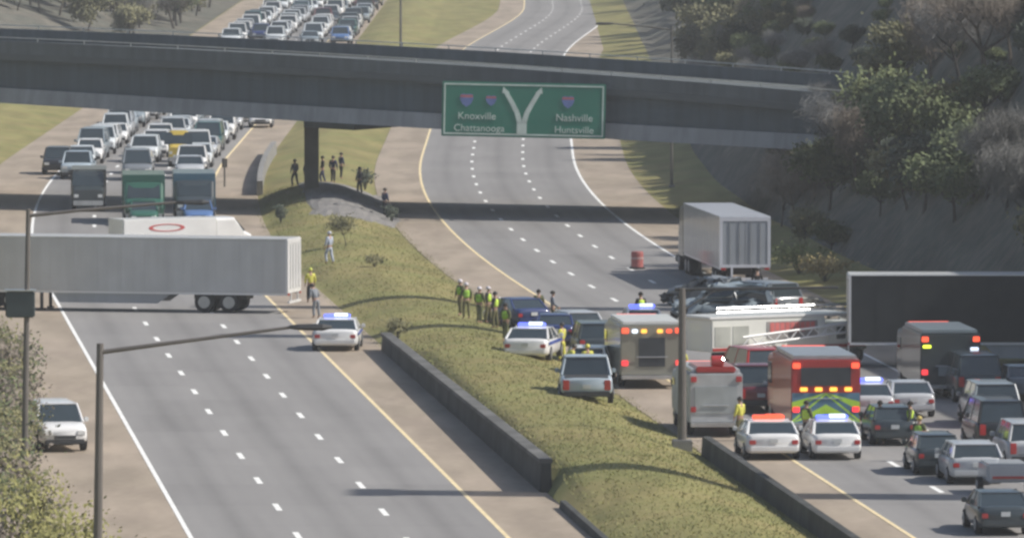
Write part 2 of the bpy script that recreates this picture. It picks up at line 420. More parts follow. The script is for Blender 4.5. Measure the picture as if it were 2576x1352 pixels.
# ------------------------------------------------------------------ the sign on the bridge
def text_mesh(body, size, name, m, parent, x, z, y, align='CENTER', sx=1.0):
    cu = bpy.data.curves.new(name, 'FONT'); cu.body = body; cu.size = size; cu.align_x = align; cu.align_y = 'CENTER'; cu.extrude = .012
    t = bpy.data.objects.new(name, cu); C.objects.link(t)
    dg = bpy.context.evaluated_depsgraph_get(); me = bpy.data.meshes.new_from_object(t.evaluated_get(dg))
    bpy.data.objects.remove(t)
    me.materials.clear(); me.materials.append(m)
    o = bpy.data.objects.new(name, me); C.objects.link(o); o.parent = parent
    o.rotation_euler = (math.pi / 2, 0, 0); o.location = (x, y, z); o.scale = (sx, 1, 1)
    return o
def sign():
    X = 0.74; D = yf(X) - 3.2
    x0 = (1110 - 1288) / F * D; x1 = (1522 - 1288) / F * D
    zbot = CAM_H - (345 + 487) * D / F; ztop = CAM_H - (207 + 487) * D / F
    W = x1 - x0; H = ztop - zbot
    root = tag(empty("road_sign", ((x0 + x1) / 2, D, zbot), 0), "large green overhead sign with forked arrow and white lettering hung on the overpass", "road sign")
    root.rotation_euler = (0, math.radians(1.2), 0)
    MB().box(-W / 2, W / 2, 0, .12, 0, H, None, .03).build("sign_board", M_sign, root)
    b = MB()
    t = .09; e = .12
    for a in ((-W/2+e, W/2-e, e, e+t), (-W/2+e, W/2-e, H-e-t, H-e), (-W/2+e, -W/2+e+t, e+t, H-e-t), (W/2-e-t, W/2-e, e+t, H-e-t)):
        b.box(a[0], a[1], -.02, .0, a[2], a[3])
    b.build("border", M_signw, root)
    ar = MB()
    def band(pts, w0, w1):
        for i in range(len(pts) - 1):
            (xa, za), (xb, zb_) = pts[i], pts[i + 1]
            dx, dz = xb - xa, zb_ - za; l = math.hypot(dx, dz); nx, nz = -dz / l, dx / l
            wa = w0 + (w1 - w0) * i / (len(pts) - 1); wb = w0 + (w1 - w0) * (i + 1) / (len(pts) - 1)
            ar.prism([(xa - nx * wa, za - nz * wa), (xa + nx * wa, za + nz * wa), (xb + nx * wb, zb_ + nz * wb), (xb - nx * wb, zb_ - nz * wb)], -.025 - .001 * i, -.003)
    c = W * -.01
    band([(c, .22), (c, .95)], .30, .30)
    for s in (-1, 1): band([(c + s * .14, .93), (c + s * .3, 1.5), (c + s * .62, 2.1), (c + s * 1.0, 2.75)], .16, .13)
    for s in (-1, 1):
        ar.prism([(c + s * .78, 2.72), (c + s * 1.24, 2.68), (c + s * 1.17, 3.08)][::s], -.026, -.003)
    ar.build("forked_arrow", M_signw, root)
    def shield(x, z, s):
        P = [(-.5, .45), (-.25, .52), (0, .45), (.25, .52), (.5, .45), (.55, .1), (.35, -.3), (0, -.55), (-.35, -.3), (-.55, .1)]
        sh = MB(); sh.prism([(x + a * s, z + b_ * s) for a, b_ in P], -.03, -.003, M_signb)
        sh.prism([(x - .52 * s, z + .22 * s), (x - .48 * s, z + .43 * s), (x, z + .42 * s), (x + .48 * s, z + .43 * s), (x + .52 * s, z + .22 * s)], -.034, -.031, M_signr)
        sh.build("route_shield", None, root)
    shield(-W * .35, H * .66, .75); shield(-W * .2, H * .66, .6)
    shield(W * .27, H * .66, .7)
    text_mesh("Knoxville", .62, "lettering", M_signw, root, -W * .285, H * .37, -.02)
    text_mesh("Chattanooga", .60, "lettering", M_signw, root, -W * .27, H * .15, -.02)
    text_mesh("Nashville", .62, "lettering", M_signw, root, W * .31, H * .37, -.02)
    text_mesh("Huntsville", .60, "lettering", M_signw, root, W * .31, H * .15, -.02)
    br = MB()
    for q in (-W * .4, -W * .13, W * .13, W * .4): br.box(q - .06, q + .06, .123, 1.3, H * .3, H * .3 + .12); br.box(q - .06, q + .06, .123, 1.3, H * .85, H * .85 + .12)
    br.build("bracket_frame", M_pole, root)
sign()

# ------------------------------------------------------------------ vehicles
M_strip_b = mat("blue_stripe", (.05, .09, .35), .4)
def wheel(root, x, y, r=.33, wd=.23, dual=False):
    t = MB().cyl((x, y, r), r, wd * (2 if dual else 1), 'x').build("wheel", M_tyre, root)
    s = 1 if x > 0 else -1; xo = x + s * wd * (1 if dual else .5)
    rm = MB().cyl((xo, y, r), r * .6, .05, 'x'); rm.cyl((xo + s * .02, y, r), r * .18, .07, 'x', None, 8); rm.build("rim", M_rim, t)
def sect(y, hw, z0, z1, k=.12):
    P_ = [(hw - k, z0), (hw - k * .1, z0 + k * .8), (hw, z0 + (z1 - z0) * .4), (hw * .99, z1 - k * 1.3), (hw * .975 - k * .15, z1 - k * .5), (hw * .96 - k * .7, z1 - k * .08), (hw * .5, z1 + k * .12)]
    return [(x, y, z) for x, z in P_] + [(-x, y, z) for x, z in reversed(P_)]
CARS = {
 # L, W, body stations (y fraction, half-width factor, z0, z1), cabin (belt y0,y1, roof y0,y1), belt z, roof z, wheel radius
 'sedan': (4.75, 1.85, [(-.5, .86, .35, .88), (-.485, .94, .28, .98), (-.36, 1, .24, 1.0), (0, 1, .22, .96), (.3, .99, .24, .93), (.46, .9, .28, .76), (.5, .8, .36, .62)], (-.40, .22, -.24, .05), .95, 1.44, .33),
 'hatch': (4.3, 1.8, [(-.5, .88, .35, .95), (-.48, .96, .3, 1.02), (-.3, 1, .24, 1.02), (.1, 1, .22, 1.0), (.3, .99, .24, .97), (.46, .9, .28, .8), (.5, .8, .36, .66)], (-.48, .24, -.38, .08), 1.0, 1.52, .33),
 'suv': (4.9, 1.98, [(-.5, .9, .45, 1.02), (-.485, .97, .36, 1.14), (-.3, 1, .32, 1.14), (.1, 1, .30, 1.12), (.32, .99, .32, 1.1), (.47, .93, .36, .98), (.5, .85, .46, .84)], (-.475, .25, -.42, .12), 1.12, 1.82, .38),
 'pickup': (5.7, 2.0, [(-.5, .93, .5, 1.06), (-.49, .97, .45, 1.1), (-.15, 1, .42, 1.1), (.1, 1, .40, 1.1), (.32, .99, .4, 1.12), (.475, .95, .42, 1.04), (.5, .88, .5, .9)], (-.12, .24, -.08, .13), 1.1, 1.88, .41),
 'van': (5.2, 2.0, [(-.5, .93, .4, 1.12), (-.49, .98, .35, 1.2), (-.3, 1, .32, 1.2), (.1, 1, .30, 1.2), (.36, .99, .32, 1.14), (.47, .93, .36, .95), (.5, .85, .46, .8)], (-.485, .36, -.45, .16), 1.18, 2.05, .36),
}
def make_car(kind, col, extras=(), wk=1.0, name=None):
    L, W, st, cb, zb_, zr, wr = CARS[kind]; W = W * wk; hw = W / 2
    names = {'sedan': 'sedan', 'hatch': 'hatchback', 'suv': 'suv', 'pickup': 'pickup_truck', 'van': 'van'}
    root = empty(name or names[kind])
    body = MB().loft([sect(y * L, hw * f, a, b) for y, f, a, b in st], None)
    if kind == 'pickup':
        pass
    body.build("body", col, root, smooth=True)
    b0, b1, t0, t1 = [q * L for q in cb]; hb = hw * .93; ht = hw * .78
    g = [(-hb, b0, zb_), (hb, b0, zb_), (hb, b1, zb_ - .03), (-hb, b1, zb_ - .03), (-ht, t0, zr - .04), (ht, t0, zr - .04), (ht, t1, zr - .04), (-ht, t1, zr - .04)]
    def pane(n, idx):
        P = [Vector(g[i]) for i in idx]; c = sum(P, Vector()) / 4; nn = (P[1] - P[0]).cross(P[2] - P[0]).normalized() * .02
        MB().add([p - nn for p in P] + [p + nn for p in P], [(0, 1, 2, 3), (7, 6, 5, 4), (0, 4, 5, 1), (1, 5, 6, 2), (2, 6, 7, 3), (3, 7, 4, 0)]).build(n, M_glass, root)
    pane("rear_window", (0, 1, 5, 4)); pane("windshield", (2, 3, 7, 6)); pane("side_window", (1, 2, 6, 5)); pane("side_window", (3, 0, 4, 7))
    rf = MB()
    rf.loft([[(-ht * .97, y, zr - .06), (ht * .97, y, zr - .06), (ht, y, zr - .02), (ht * .7, y, zr + d), (-ht * .7, y, zr + d), (-ht, y, zr - .02)] for y, d in ((t0 - .08, -.02), (t0 + .2, .02), ((t0 + t1) / 2, .04), (t1 - .2, .02), (t1 + .08, -.02))])
    for a, b in ((0, 4), (1, 5), (2, 6), (3, 7)): rf.tube([g[a], g[b]], [.07, .055], None, 6)
    for s in (-1, 1):
        ym = (b0 + b1) / 2; rf.tube([(s * hb, ym, zb_ - .02), (s * ht, (t0 + t1) / 2, zr - .04)], .045, None, 5)
    rf.build("roof", col, root)
    if kind == 'pickup':
        bd = MB().box(-hw * .82, hw * .82, -L * .48, -L * .14, 1.09, 1.125); bd.build("cargo_bed", M_dark, root)
    if kind in ('suv', 'van'):
        MB().box(-hw * .6, hw * .6, -L * .5 - .012, -L * .5 + .05, .62, .64).build("tailgate_seam", M_dark, root)
    for s in (-1, 1):
        zl = st[1][3] - .28; lh = .42 if kind in ('suv', 'van', 'pickup') else .17
        MB().box(*sorted((s * hw * .9, s * hw * .66)), -L * .5 - .03, -L * .47, zl - lh * .5, zl + lh * .5, None, .02).build("taillight", M_tail_on if 'brake' in extras else M_tail, root)
        zh = st[-1][3] - .05
        MB().box(*sorted((s * hw * .84, s * hw * .5)), L * .475, L * .5 + .03, zh - .12, zh + .06, None, .02).build("headlight", M_head, root)
        MB().box(*sorted((s * hw * 1.0, s * (hw + .18))), b1 - .25, b1 - .05, zb_ - .02, zb_ + .16, None, .03).build("mirror", col, root)
    MB().box(-hw * .88, hw * .88, -L * .5 - .07, -L * .46, .34, .56, None, .04).build("bumper", M_dark if kind in ('suv', 'pickup') else col, root)
    MB().box(-hw * .82, hw * .82, L * .47, L * .5 + .05, .3, .5, None, .04).build("bumper", M_dark, root)
    MB().box(-hw * .45, hw * .45, L * .49, L * .5 + .02, .52, .66).build("grille", M_dark, root)
    MB().box(-.16, .16, -L * .5 - .045, -L * .5 - .01, .68, .84).build("licence_plate", M_plate, root)
    for y in (-.31 * L, .31 * L):
        for s in (-1, 1): wheel(root, s * (hw - .1), y, wr)
    if 'bar' in extras or 'redbar' in extras:
        ym = (t0 + t1) / 2
        lb = MB().box(-.62, .62, ym - .16, ym + .16, zr + .05, zr + .19, None, .03).build("lightbar", M_red_on if 'redbar' in extras else M_blue_on, root)
        MB().box(-.12, .5, ym - .17, ym - .02, zr + .09, zr + .23).build("flasher", M_white_on if 'bar' in extras else M_red_on, lb)
    if 'stripe' in extras:
        for s in (-1, 1): MB().box(*sorted((s * hw, s * (hw + .012))), -L * .42, L * .36, .72, .86).build("stripe", M_strip_b, root)
    return root
def put(root, px, py, L, label, cat, group=None, rot=0.0, away=True, near=True):
    X, Y = ground(px, py); h = heading(Y) + rot
    if not away: h += math.pi
    if near:
        X0 = X; Y0 = Y + L / 2 * abs(math.cos(h)) + .9 * abs(math.sin(h))
    else: X0, Y0 = X, Y
    sgn = -math.sin(heading(Y))
    root.location = (X0 + (sgn * L / 2 if near and abs(math.sin(rot)) < .5 else 0), Y0, 0.02)
    # sit on the median where it rises
    u = root.location.x + TA * Y0 - shift(Y0)
    root.location.z = 0.0 + zmed(u, Y0) * .8 + (0.012)
    root.rotation_euler = (0, 0, h)
    return tag(root, label, cat, group)

P = {k: paint(k, c) for k, c in dict(white=(.80, .80, .79), silver=(.50, .52, .54), grey=(.20, .22, .24), black=(.02, .022, .025), dark=(.045, .06, .068),
     navy=(.03, .05, .16), blue=(.10, .19, .40), teal=(.04, .12, .12), green=(.03, .12, .08), red=(.42, .035, .03), maroon=(.16, .03, .04),
     tan=(.38, .33, .24), yellow=(.62, .46, .08), steel=(.26, .31, .34), paleblue=(.42, .5, .56), pearl=(.68, .72, .74)).items()}
def car(kind, colname, px, py, label, cat, rot=0.0, away=True, extras=(), group=None, wk=1.0):
    r = make_car(kind, P[colname], extras, wk)
    return put(r, px, py, CARS[kind][0], label, cat, group, rot, away)
EG = "cars and vans at the crash scene"

# empty side carriageway
car('sedan', 'white', 858, 884, "white police sedan with purple blue roof lights alone in the empty lanes", "police car", rot=-.12, extras=('bar', 'stripe'), wk=1.15)
car('suv', 'white', 144, 1138, "white SUV with dark windshield parked on the tan shoulder beside leafless brush", "car", away=False, rot=.12, wk=.98)

# big white trailer across the empty lanes
def semi(L, W, H, M_box, M_door, M_frame, name="semi_truck", cabcol=None, zfloor=1.15, skirt=True, tract=True):
    """local +Y is forward, origin at the rear bumper"""
    root = empty(name)
    hw = W / 2
    bx = MB().box(-hw, hw, .02, L, zfloor, H, None, .03).build("trailer_box", M_box, root)
    rb = MB()                                       # side posts as ribs
    k = int(L / 1.2)
    for i in range(1, k):
        for s in (-1, 1): rb.box(*sorted((s * hw, s * (hw + .012))), L * i / k - .03, L * i / k + .03, zfloor + .05, H - .1)
    rb.build("rib_pattern", M_box, root)
    MB().box(-hw - .015, hw + .015, -.02, L + .01, H + .002, H + .05).build("roof", M_frame, root)
    fr = MB()
    for a in ((-hw - .02, -hw + .14, zfloor, H), (hw - .14, hw + .02, zfloor, H), (-hw + .14, hw - .14, H - .2, H - .003), (-hw + .14, hw - .14, zfloor, zfloor + .16)):
        fr.box(a[0], a[1], -.06, .05, a[2], a[3])
    fr.build("rear_frame", M_frame, root)
    for s in (-1, 1):
        d = MB().box(*sorted((s * .02, s * (hw - .15))), -.035, .03, zfloor + .17, H - .21).build("rear_door", M_door, root)
        hb = MB()
        for q in (.3, .8): hb.tube([(s * q, -.06, zfloor + .2), (s * q, -.06, H - .25)], .018, None, 5)
        hb.build("lock_rod", M_chrome, d)
        MB().box(*sorted((s * (hw - .3), s * (hw - .05))), -.08, -.02, zfloor - .12, zfloor - .02).build("taillight", M_tail, root)
    sk = MB()
    for s in (-1, 1): sk.box(*sorted((s * (hw - .08), s * (hw - .01))), -.02, L, zfloor - .12, zfloor - .003)
    sk.build("side_rail", M_frame, root)
    ug = MB().box(-hw * .9, hw * .9, -.1, 0, .5, .62)
    for s in (-1, 1): ug.box(s * .7 - .05, s * .7 + .05, -.08, 0, .62, zfloor)
    ug.build("underride_guard", M_frame, root)
    for y in (L * .19, L * .19 + 1.28):
        for s in (-1, 1): wheel(root, s * (hw - .42), y, .51, .27, True)
    bg_ = MB().box(-hw * .5, hw * .5, L * .14, L * .31, .65, zfloor - .13).build("axle_frame", M_dark, root)
    if skirt:
        for s in (-1, 1):
            MB().prism([(L * .38, zfloor - .13), (L * .42, .42), (L * .74, .42), (L * .76, zfloor - .13)], s * (hw - .1) - .02, s * (hw - .1) + .02, None, 'yz').build("side_skirt", M_trailer2, root)
    lg = MB()
    for s in (-1, 1): lg.box(s * .8 - .07, s * .8 + .07, L * .80, L * .80 + .14, .1, zfloor); lg.box(s * .8 - .15, s * .8 + .15, L * .80 - .08, L * .80 + .22, .02, .1)
    lg.build("landing_gear", M_dark, root)
    if tract:
        cc = cabcol or P['white']; y = L + .6
        MB().loft([sect(y_, hw * f, a, b, .15) for y_, f, a, b in ((y, .95, .9, 3.4), (y + .1, .97, .8, 3.75), (y + 1.6, .97, .8, 3.6), (y + 2.3, .95, .8, 2.3))]).build("cab", cc, root)
        MB().loft([sect(y_, hw * f, a, b, .15) for y_, f, a, b in ((y + 2.25, .85, .75, 2.05), (y + 3.8, .72, .65, 1.75), (y + 4.1, .66, .6, 1.5))]).build("hood", cc, root)
        MB().add([(-1, y + 2.33, 2.3), (1, y + 2.33, 2.3), (.92, y + 1.72, 3.3), (-.92, y + 1.72, 3.3), (-1, y + 2.27, 2.26), (1, y + 2.27, 2.26), (.92, y + 1.6, 3.3), (-.92, y + 1.6, 3.3)], [(0, 1, 2, 3), (7, 6, 5, 4), (0, 4, 5, 1), (1, 5, 6, 2), (2, 6, 7, 3), (3, 7, 4, 0)]).build("windshield", M_glass, root)
        MB().box(-hw * .9, hw * .9, y + 4.0, y + 4.3, .4, .8, None, .05).build("bumper", M_chrome, root)
        MB().box(-.45, .45, L - 2.2, y + 3.8, .6, .9).build("chassis", M_dark, root)
        for q in (L - 1.6, L - .3, y + 3.1):
            for s in (-1, 1): wheel(root, s * (hw - .35), q, .5, .27, q < L)
    return root
t = semi(16.0, 2.6, 3.68, M_side_shade, M_trailer, M_trailer, "semi_truck", P['blue'], zfloor=1.02)
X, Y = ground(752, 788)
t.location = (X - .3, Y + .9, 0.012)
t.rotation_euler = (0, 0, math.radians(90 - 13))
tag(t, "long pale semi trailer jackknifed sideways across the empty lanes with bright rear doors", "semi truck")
EMB = mat("red_emblem", (.55, .10, .10), .5)
def box_truck_mesh(colname, boxcol, W=2.45, H=3.4, L=8.5, name="box_truck"):
    root = empty(name); hw = W / 2
    MB().box(-hw, hw, -L / 2, L / 2 - 2.0, .8, H, None, .04).build("cargo_box", boxcol, root)
    MB().loft([sect(y, hw * f, a, b, .15) for y, f, a, b in ((L / 2 - 1.95, .93, .6, 2.5), (L / 2 - .9, .93, .5, 2.5), (L / 2 - .35, .92, .5, 1.6), (L / 2 + .1, .86, .5, 1.35))]).build("cab", P[colname], root)
    MB().add([(-1, L/2-.3, 1.6), (1, L/2-.3, 1.6), (.95, L/2-.84, 2.4), (-.95, L/2-.84, 2.4), (-1, L/2-.38, 1.55), (1, L/2-.38, 1.55), (.95, L/2-.95, 2.4), (-.95, L/2-.95, 2.4)], [(0, 1, 2, 3), (7, 6, 5, 4), (0, 4, 5, 1), (1, 5, 6, 2), (2, 6, 7, 3), (3, 7, 4, 0)]).build("windshield", M_glass, root)
    for s in (-1, 1):
        MB().box(*sorted((s * hw * .8, s * hw * .55)), L/2+.03, L/2 + .13, .9, 1.1).build("headlight", M_head, root)
        MB().box(*sorted((s * hw * .95, s * hw * .75)), -L/2-.03, -L/2+.02, .85, 1.0).build("taillight", M_tail, root)
        for y in (-L * .25, L * .36): wheel(root, s * (hw - .2), y, .45, .28)
    MB().box(-hw * .85, hw * .85, L/2 + .02, L/2 + .2, .4, .7, None, .03).build("bumper", M_chrome, root)
    return root
r = box_truck_mesh('white', P['white'], 2.2, 2.5, 7.4, name="box_van")
X, Y = ground(450, 642); r.location = (X, Y + 1.1, .012); r.rotation_euler = (0, 0, math.radians(-64)); r.scale = (1, 1.06, .83)
tag(r, "white box van sideways in the sun with a red oval emblem, behind the long trailer", "van")
for s in (-1, 1):
    ov = MB()
    n = 28; ro, ri = 1.0, .78
    for k in range(n):
        a0, a1 = 2 * math.pi * k / n, 2 * math.pi * (k + 1) / n
        q = [(s * 1.12, -1.2 + 1.05 * rr_ * math.cos(a), 1.9 + .26 * rr_ * math.sin(a)) for rr_, a in ((ro, a0), (ro, a1), (ri, a1), (ri, a0))]
        q2 = [(s * 1.101, b, c) for a, b, c in q]
        ov.add(q + q2, [(0, 1, 2, 3), (7, 6, 5, 4), (0, 4, 5, 1), (2, 6, 7, 3)])
    ov.build("oval_emblem", EMB, r)

# crash side -----------------------------------------------------------
t = semi(15.5, 2.65, 3.78, M_trailer2, M_trailer2, paint("pale_roof", (.66, .68, .74)), "semi_truck", P['dark'], skirt=False)
X, Y = ground(1874, 728); t.location = (X, Y, .012); t.rotation_euler = (0, 0, heading(Y) + math.radians(1.0))
tag(t, "grey semi trailer seen from behind with pale roof, stopped by the wooded bank", "semi truck")
t = semi(16, 2.6, 4.15, M_trailer3, M_trailer3, M_trailer, "semi_truck", P['black'])
X, Y = ground(2138, 925); t.location = (X, Y + 1.3, .012); t.rotation_euler = (0, 0, math.radians(-90))
tag(t, "dark semi trailer standing across the lanes with a thin bright roof edge", "semi truck")

def stripes(name, root, x0, x1, z0, z1, y, ma, mb_, n=6):
    """inverted V chevrons on a rear panel"""
    s = MB(); hw = (x1 - x0) / 2; cx = (x0 + x1) / 2; H = z1 - z0; st_ = (H + hw) / n
    for k in range(-1, n + 2):
        for sg in (-1, 1):
            a = z0 - hw + k * st_; pts = []
            for x, z in ((0, a + hw), (0, a + hw + st_), (hw, a + st_), (hw, a)):
                pts.append((x, min(z1, max(z0, z))))
            if abs(pts[0][1] - pts[1][1]) < 1e-4 and abs(pts[2][1] - pts[3][1]) < 1e-4: continue
            P4 = [(cx + sg * x, y, z) for x, z in pts]
            s.add(P4, [(0, 1, 2, 3) if sg > 0 else (3, 2, 1, 0)], ma if k % 2 else mb_)
    return s.build(name, None, root)
M_limes = mat("lime_stripe", (.55, .85, .08), .5); M_redst = mat("red_stripe", (.55, .06, .04), .5); M_bluest = mat("steel_blue_stripe", (.12, .24, .34), .5)
M_roll = mat("roller_door", (.06, .068, .078), .5, .3)
def fire_engine(px, py, col, W=2.55, H=3.1, L=9.0, chevron=True, panel=None, label="", rot=0.0, lit=True, top=None, name="fire_engine", lamp=M_red_on, doorw=.52, zdoor=(.95, .86)):
    root = empty(name); hw = W / 2
    MB().box(-hw, hw, 0, L * .72, .55, H, None, .05).build("body", col, root)
    MB().loft([sect(y, hw * f, a, b, .15) for y, f, a, b in ((L * .73, .95, .6, H - .3), (L * .76, .98, .55, H - .15), (L * .93, .98, .55, H - .2), (L * .99, .95, .6, 1.8), (L, .9, .6, 1.5))]).build("cab", col, root)
    MB().box(-hw * .8, hw * .8, L * .945, L * .99, 1.75, H - .6).build("windshield", M_glass, root)
    for s in (-1, 1): MB().box(*sorted((s * hw, s * hw * .97)), L * .78, L * .9, 1.7, H - .55).build("side_window", M_glass, root)
    MB().box(-hw * .98, hw * .98, -.32, 0, .42, .58, None, .02).build("rear_step", M_chrome, root)
    d = MB().box(-hw * doorw, hw * doorw, -.03, 0, H * zdoor[0] if zdoor[0] < .9 else zdoor[0], H * zdoor[1]).build("rear_door", panel or M_roll, root)
    MB().tube([(-hw * .5, -.06, H * .5), (hw * .5, -.06, H * .5)], .02, None, 6).build("handle", M_chrome, d)
    if chevron: stripes("chevron_panel", root, -hw * .98, hw * .98, .58, .58 + (H - .6) * .48, -.045, M_limes, chevron if chevron is not True else M_redst, 7)
    tp = MB().box(-hw * .92, hw * .92, .3, L * .7, H + .003, H + .16, None, .03).build("roof_deck", top or M_chrome, root)
    for s in (-1, 1):
        MB().box(*sorted((s * hw * .96, s * hw * .74)), -.07, 0, H - .34, H - .12, None, .02).build("flasher", lamp if lit else M_tail, root)
        MB().box(*sorted((s * hw * .96, s * hw * .76)), -.07, 0, 1.0, 1.22, None, .02).build("taillight", M_tail_on if lit else M_tail, root)
        for y in (L * .22, L * .86): wheel(root, s * (hw - .2), y, .5, .28, False)
    MB().box(-.9, .9, L * .8, L * .86, H - .13, H + .1, None, .03).build("lightbar", lamp, root)
    X, Y = ground(px, py); root.location = (X, Y + .3, .012); root.rotation_euler = (0, 0, heading(Y) + rot)
    tag(root, label, name.replace("_", " ")); return root
M_khaki = paint("khaki", (.30, .29, .24))
e1 = fire_engine(1640, 978, M_khaki, 2.75, 2.75, 8, chevron=False, label="khaki box ambulance with white roof, dark rear door and red lamps above it", name="ambulance", top=P['white'], doorw=.42, zdoor=(.95, .80))
lb = MB()
for k, q in enumerate((-.75, -.35, .35, .75)): MB().box(q - .12, q + .12, -.09, -.031, 2.42, 2.58, None, .02).build("warning_lamp", (M_white_on, M_amber, M_amber, M_red_on)[k], e1)
e2 = fire_engine(2078, 1100, P['red'], 2.8, 3.1, 9, chevron=M_bluest, label="red fire engine with lime and blue chevrons across its rear", doorw=.72, zdoor=(2.05, .9))
for q in (-.9, -.3, .3, .9): MB().box(q - .15, q + .15, -.1, -.046, 1.84, 2.0, None, .02).build("amber_lamp", M_amber, e2)
e3 = fire_engine(1802, 1100, mat("dull_aluminium", (.50, .51, .52), .55, .2), 2.15, 2.55, 7.5, chevron=False, label="grey squad truck with a red top next to the steel pole", name="squad_truck", lit=False, panel=mat("grey_door", (.42, .45, .46), .5, .2), top=P['silver'], doorw=.8, zdoor=(.95, .8))
MB().box(-.8, .8, .1, 3.2, 2.57, 2.82, None, .05).build("red_hose_bed", P['red'], e3)
MB().cyl((.1, .6, 2.98), .26, .5, 'x').build("red_hose_reel", P['red'], e3)
e4 = fire_engine(2392, 1002, P['dark'], 2.6, 2.75, 8.5, chevron=False, label="dark rescue engine in the shade before the black trailer, tail lamps lit red", name="rescue_engine", top=P['steel'], panel=P['steel'], doorw=.4, zdoor=(.95, .5))
MB().box(-1.2, -.85, -.09, -.02, 2.15, 2.27, None, .02).build("yellow_lamp", mat("yellow_lamp", (.7, .8, .1), .3, emit=(.75, .9, .05), es=2), e4)
MB().box(.85, 1.2, -.09, -.02, 2.05, 2.17, None, .02).build("white_lamp", M_white_on, e4)

def side_rescue():
    """white heavy rescue truck side on, cab to the right, with red lettered banner"""
    root = empty("rescue_truck"); M_cream = paint("cream", (.84, .84, .78))
    MB().box(-3.9, 1.5, -1.2, 1.2, .75, 2.15, None, .05).build("body", M_cream, root)
    MB().box(1.55, 3.55, -1.15, 1.15, .55, 1.85, None, .12).build("cab", M_cream, root)
    MB().box(-4.0, 2.9, -1.22, 1.22, 2.153, 2.27, None, .03).build("roof_deck", P['white'], root)
    MB().box(-1.3, 1.1, -1.225, -1.2, 1.25, 2.0).build("banner_panel", mat("banner_grey", (.33, .31, .30), .6), root)
    bn = MB()
    for i in range(9):
        x = -1.15 + i * .24
        bn.box(x, x + .2, -1.24, -1.226, 1.55 + .05 * math.sin(i), 1.95)
    bn.build("red_lettering_band", mat("banner_red", (.62, .16, .15), .6), root)
    for x in (2.05, 2.65): MB().box(x, x + .42, -1.16, -1.12, 1.15, 1.68).build("side_window", M_glass, root)
    MB().box(3.5, 3.58, -.95, .95, 1.1, 1.7).build("windshield", M_glass, root)
    for i, x in enumerate((-3.75, -2.9)): MB().box(x, x + .75, -1.225, -1.2, 1.0, 1.85).build("locker_door", mat("locker", (.52, .53, .48), .5, .2), root)
    MB().box(-3.85, 3.4, -1.215, -1.2, .8, .93).build("red_stripe", P['red'], root)
    for x in (-2.2, 2.9):
        t_ = MB().cyl((x, -1.0, .46), .46, .3, 'y').build("wheel", M_tyre, root); MB().cyl((x, -1.17, .46), .26, .05, 'y').build("rim", M_rim, t_)
        MB().cyl((x, 1.0, .46), .46, .3, 'y').build("wheel", M_tyre, root)
    lad = MB(); 
    for z in (2.42, 2.6): lad.tube([(-3.4, -.7, z), (3.9, -.7, z + .02)], .04, None, 6)
    for i in range(20): lad.tube([(-3.3 + i * .37, -.7, 2.42), (-3.3 + i * .37, -.7, 2.6)], .02, None, 4)
    lad.build("ladder", M_chrome, root)
    MB().box(3.9, 4.7, -.9, -.4, 1.5, 1.85, None, .08).build("ladder_bucket", M_chrome, root)
    bm_ = MB(); A = Vector((-2.6, -1.5, 1.0)); B = Vector((5.6, -1.5, 1.75))
    for dz_, dy_ in ((0, 0), (.38, 0), (0, .5), (.38, .5)): bm_.tube([A + Vector((0, dy_, dz_)), B + Vector((0, dy_, dz_))], .055, None, 6)
    for i in range(22):
        p_ = A.lerp(B, i / 22); q_ = A.lerp(B, (i + 1) / 22); up = Vector((0, 0, .38))
        bm_.tube([p_ + (up if i % 2 else up * 0), q_ + (up * 0 if i % 2 else up)], .03, None, 4)
    bm_.build("lattice_boom", P['white'], root)
    MB().box(5.5, 6.4, -1.8, -.8, 1.5, 2.1, None, .08).build("boom_bucket", P['pearl'], root)
    X, Y = ground(1965, 925); root.location = (X, Y + 1.5, .012); root.rotation_euler = (0, 0, math.radians(30)); root.scale = (1.12, 1.0, 1.05)
    tag(root, "white rescue truck standing side on with pinkish lettered banner and ladder on top", "rescue truck")
side_rescue()

car('sedan', 'white', 1947, 1158, "white sedan with orange red roof light beside the steel pole", "response car", extras=('redbar',), wk=1.15)
car('sedan', 'white', 2108, 1158, "white police sedan with bright blue roof lights under the chevron fire engine", "police car", extras=('bar',), wk=1.05)
car('sedan', 'silver', 2198, 1058, "silver police sedan with blue roof lights behind the dark car", "police car", extras=('bar',))
car('hatch', 'dark', 2252, 1122, "dark hatchback stopped between two officers in lime vests", "car")
car('pickup', 'maroon', 1915, 1040, "small red and grey pickup squeezed between squad truck and fire engine", "pickup truck")
car('suv', 'steel', 2508, 1078, "tall blue grey SUV farther back in the shaded column of waiting cars", "car")
car('van', 'black', 2522, 1140, "black van right behind the silver hatchback in the shaded column", "van")
car('hatch', 'dark', 2362, 1196, "dark teal hatchback close beside the silver hatchback near the verge of the jam", "car", wk=.95)
car('hatch', 'silver', 2458, 1220, "silver hatchback with bright rear window rim in the near shade", "car", wk=1.12)
car('sedan', 'dark', 2530, 1348, "dark sedan cut by the picture's edge, nearest car of the crash side queue", "car")
car('sedan', 'grey', 2590, 1010, "grey sedan in deep shade next to the dark rescue engine", "car")
car('suv', 'silver', 2600, 1185, "silver SUV only partly in view behind the small silver trailer", "car")
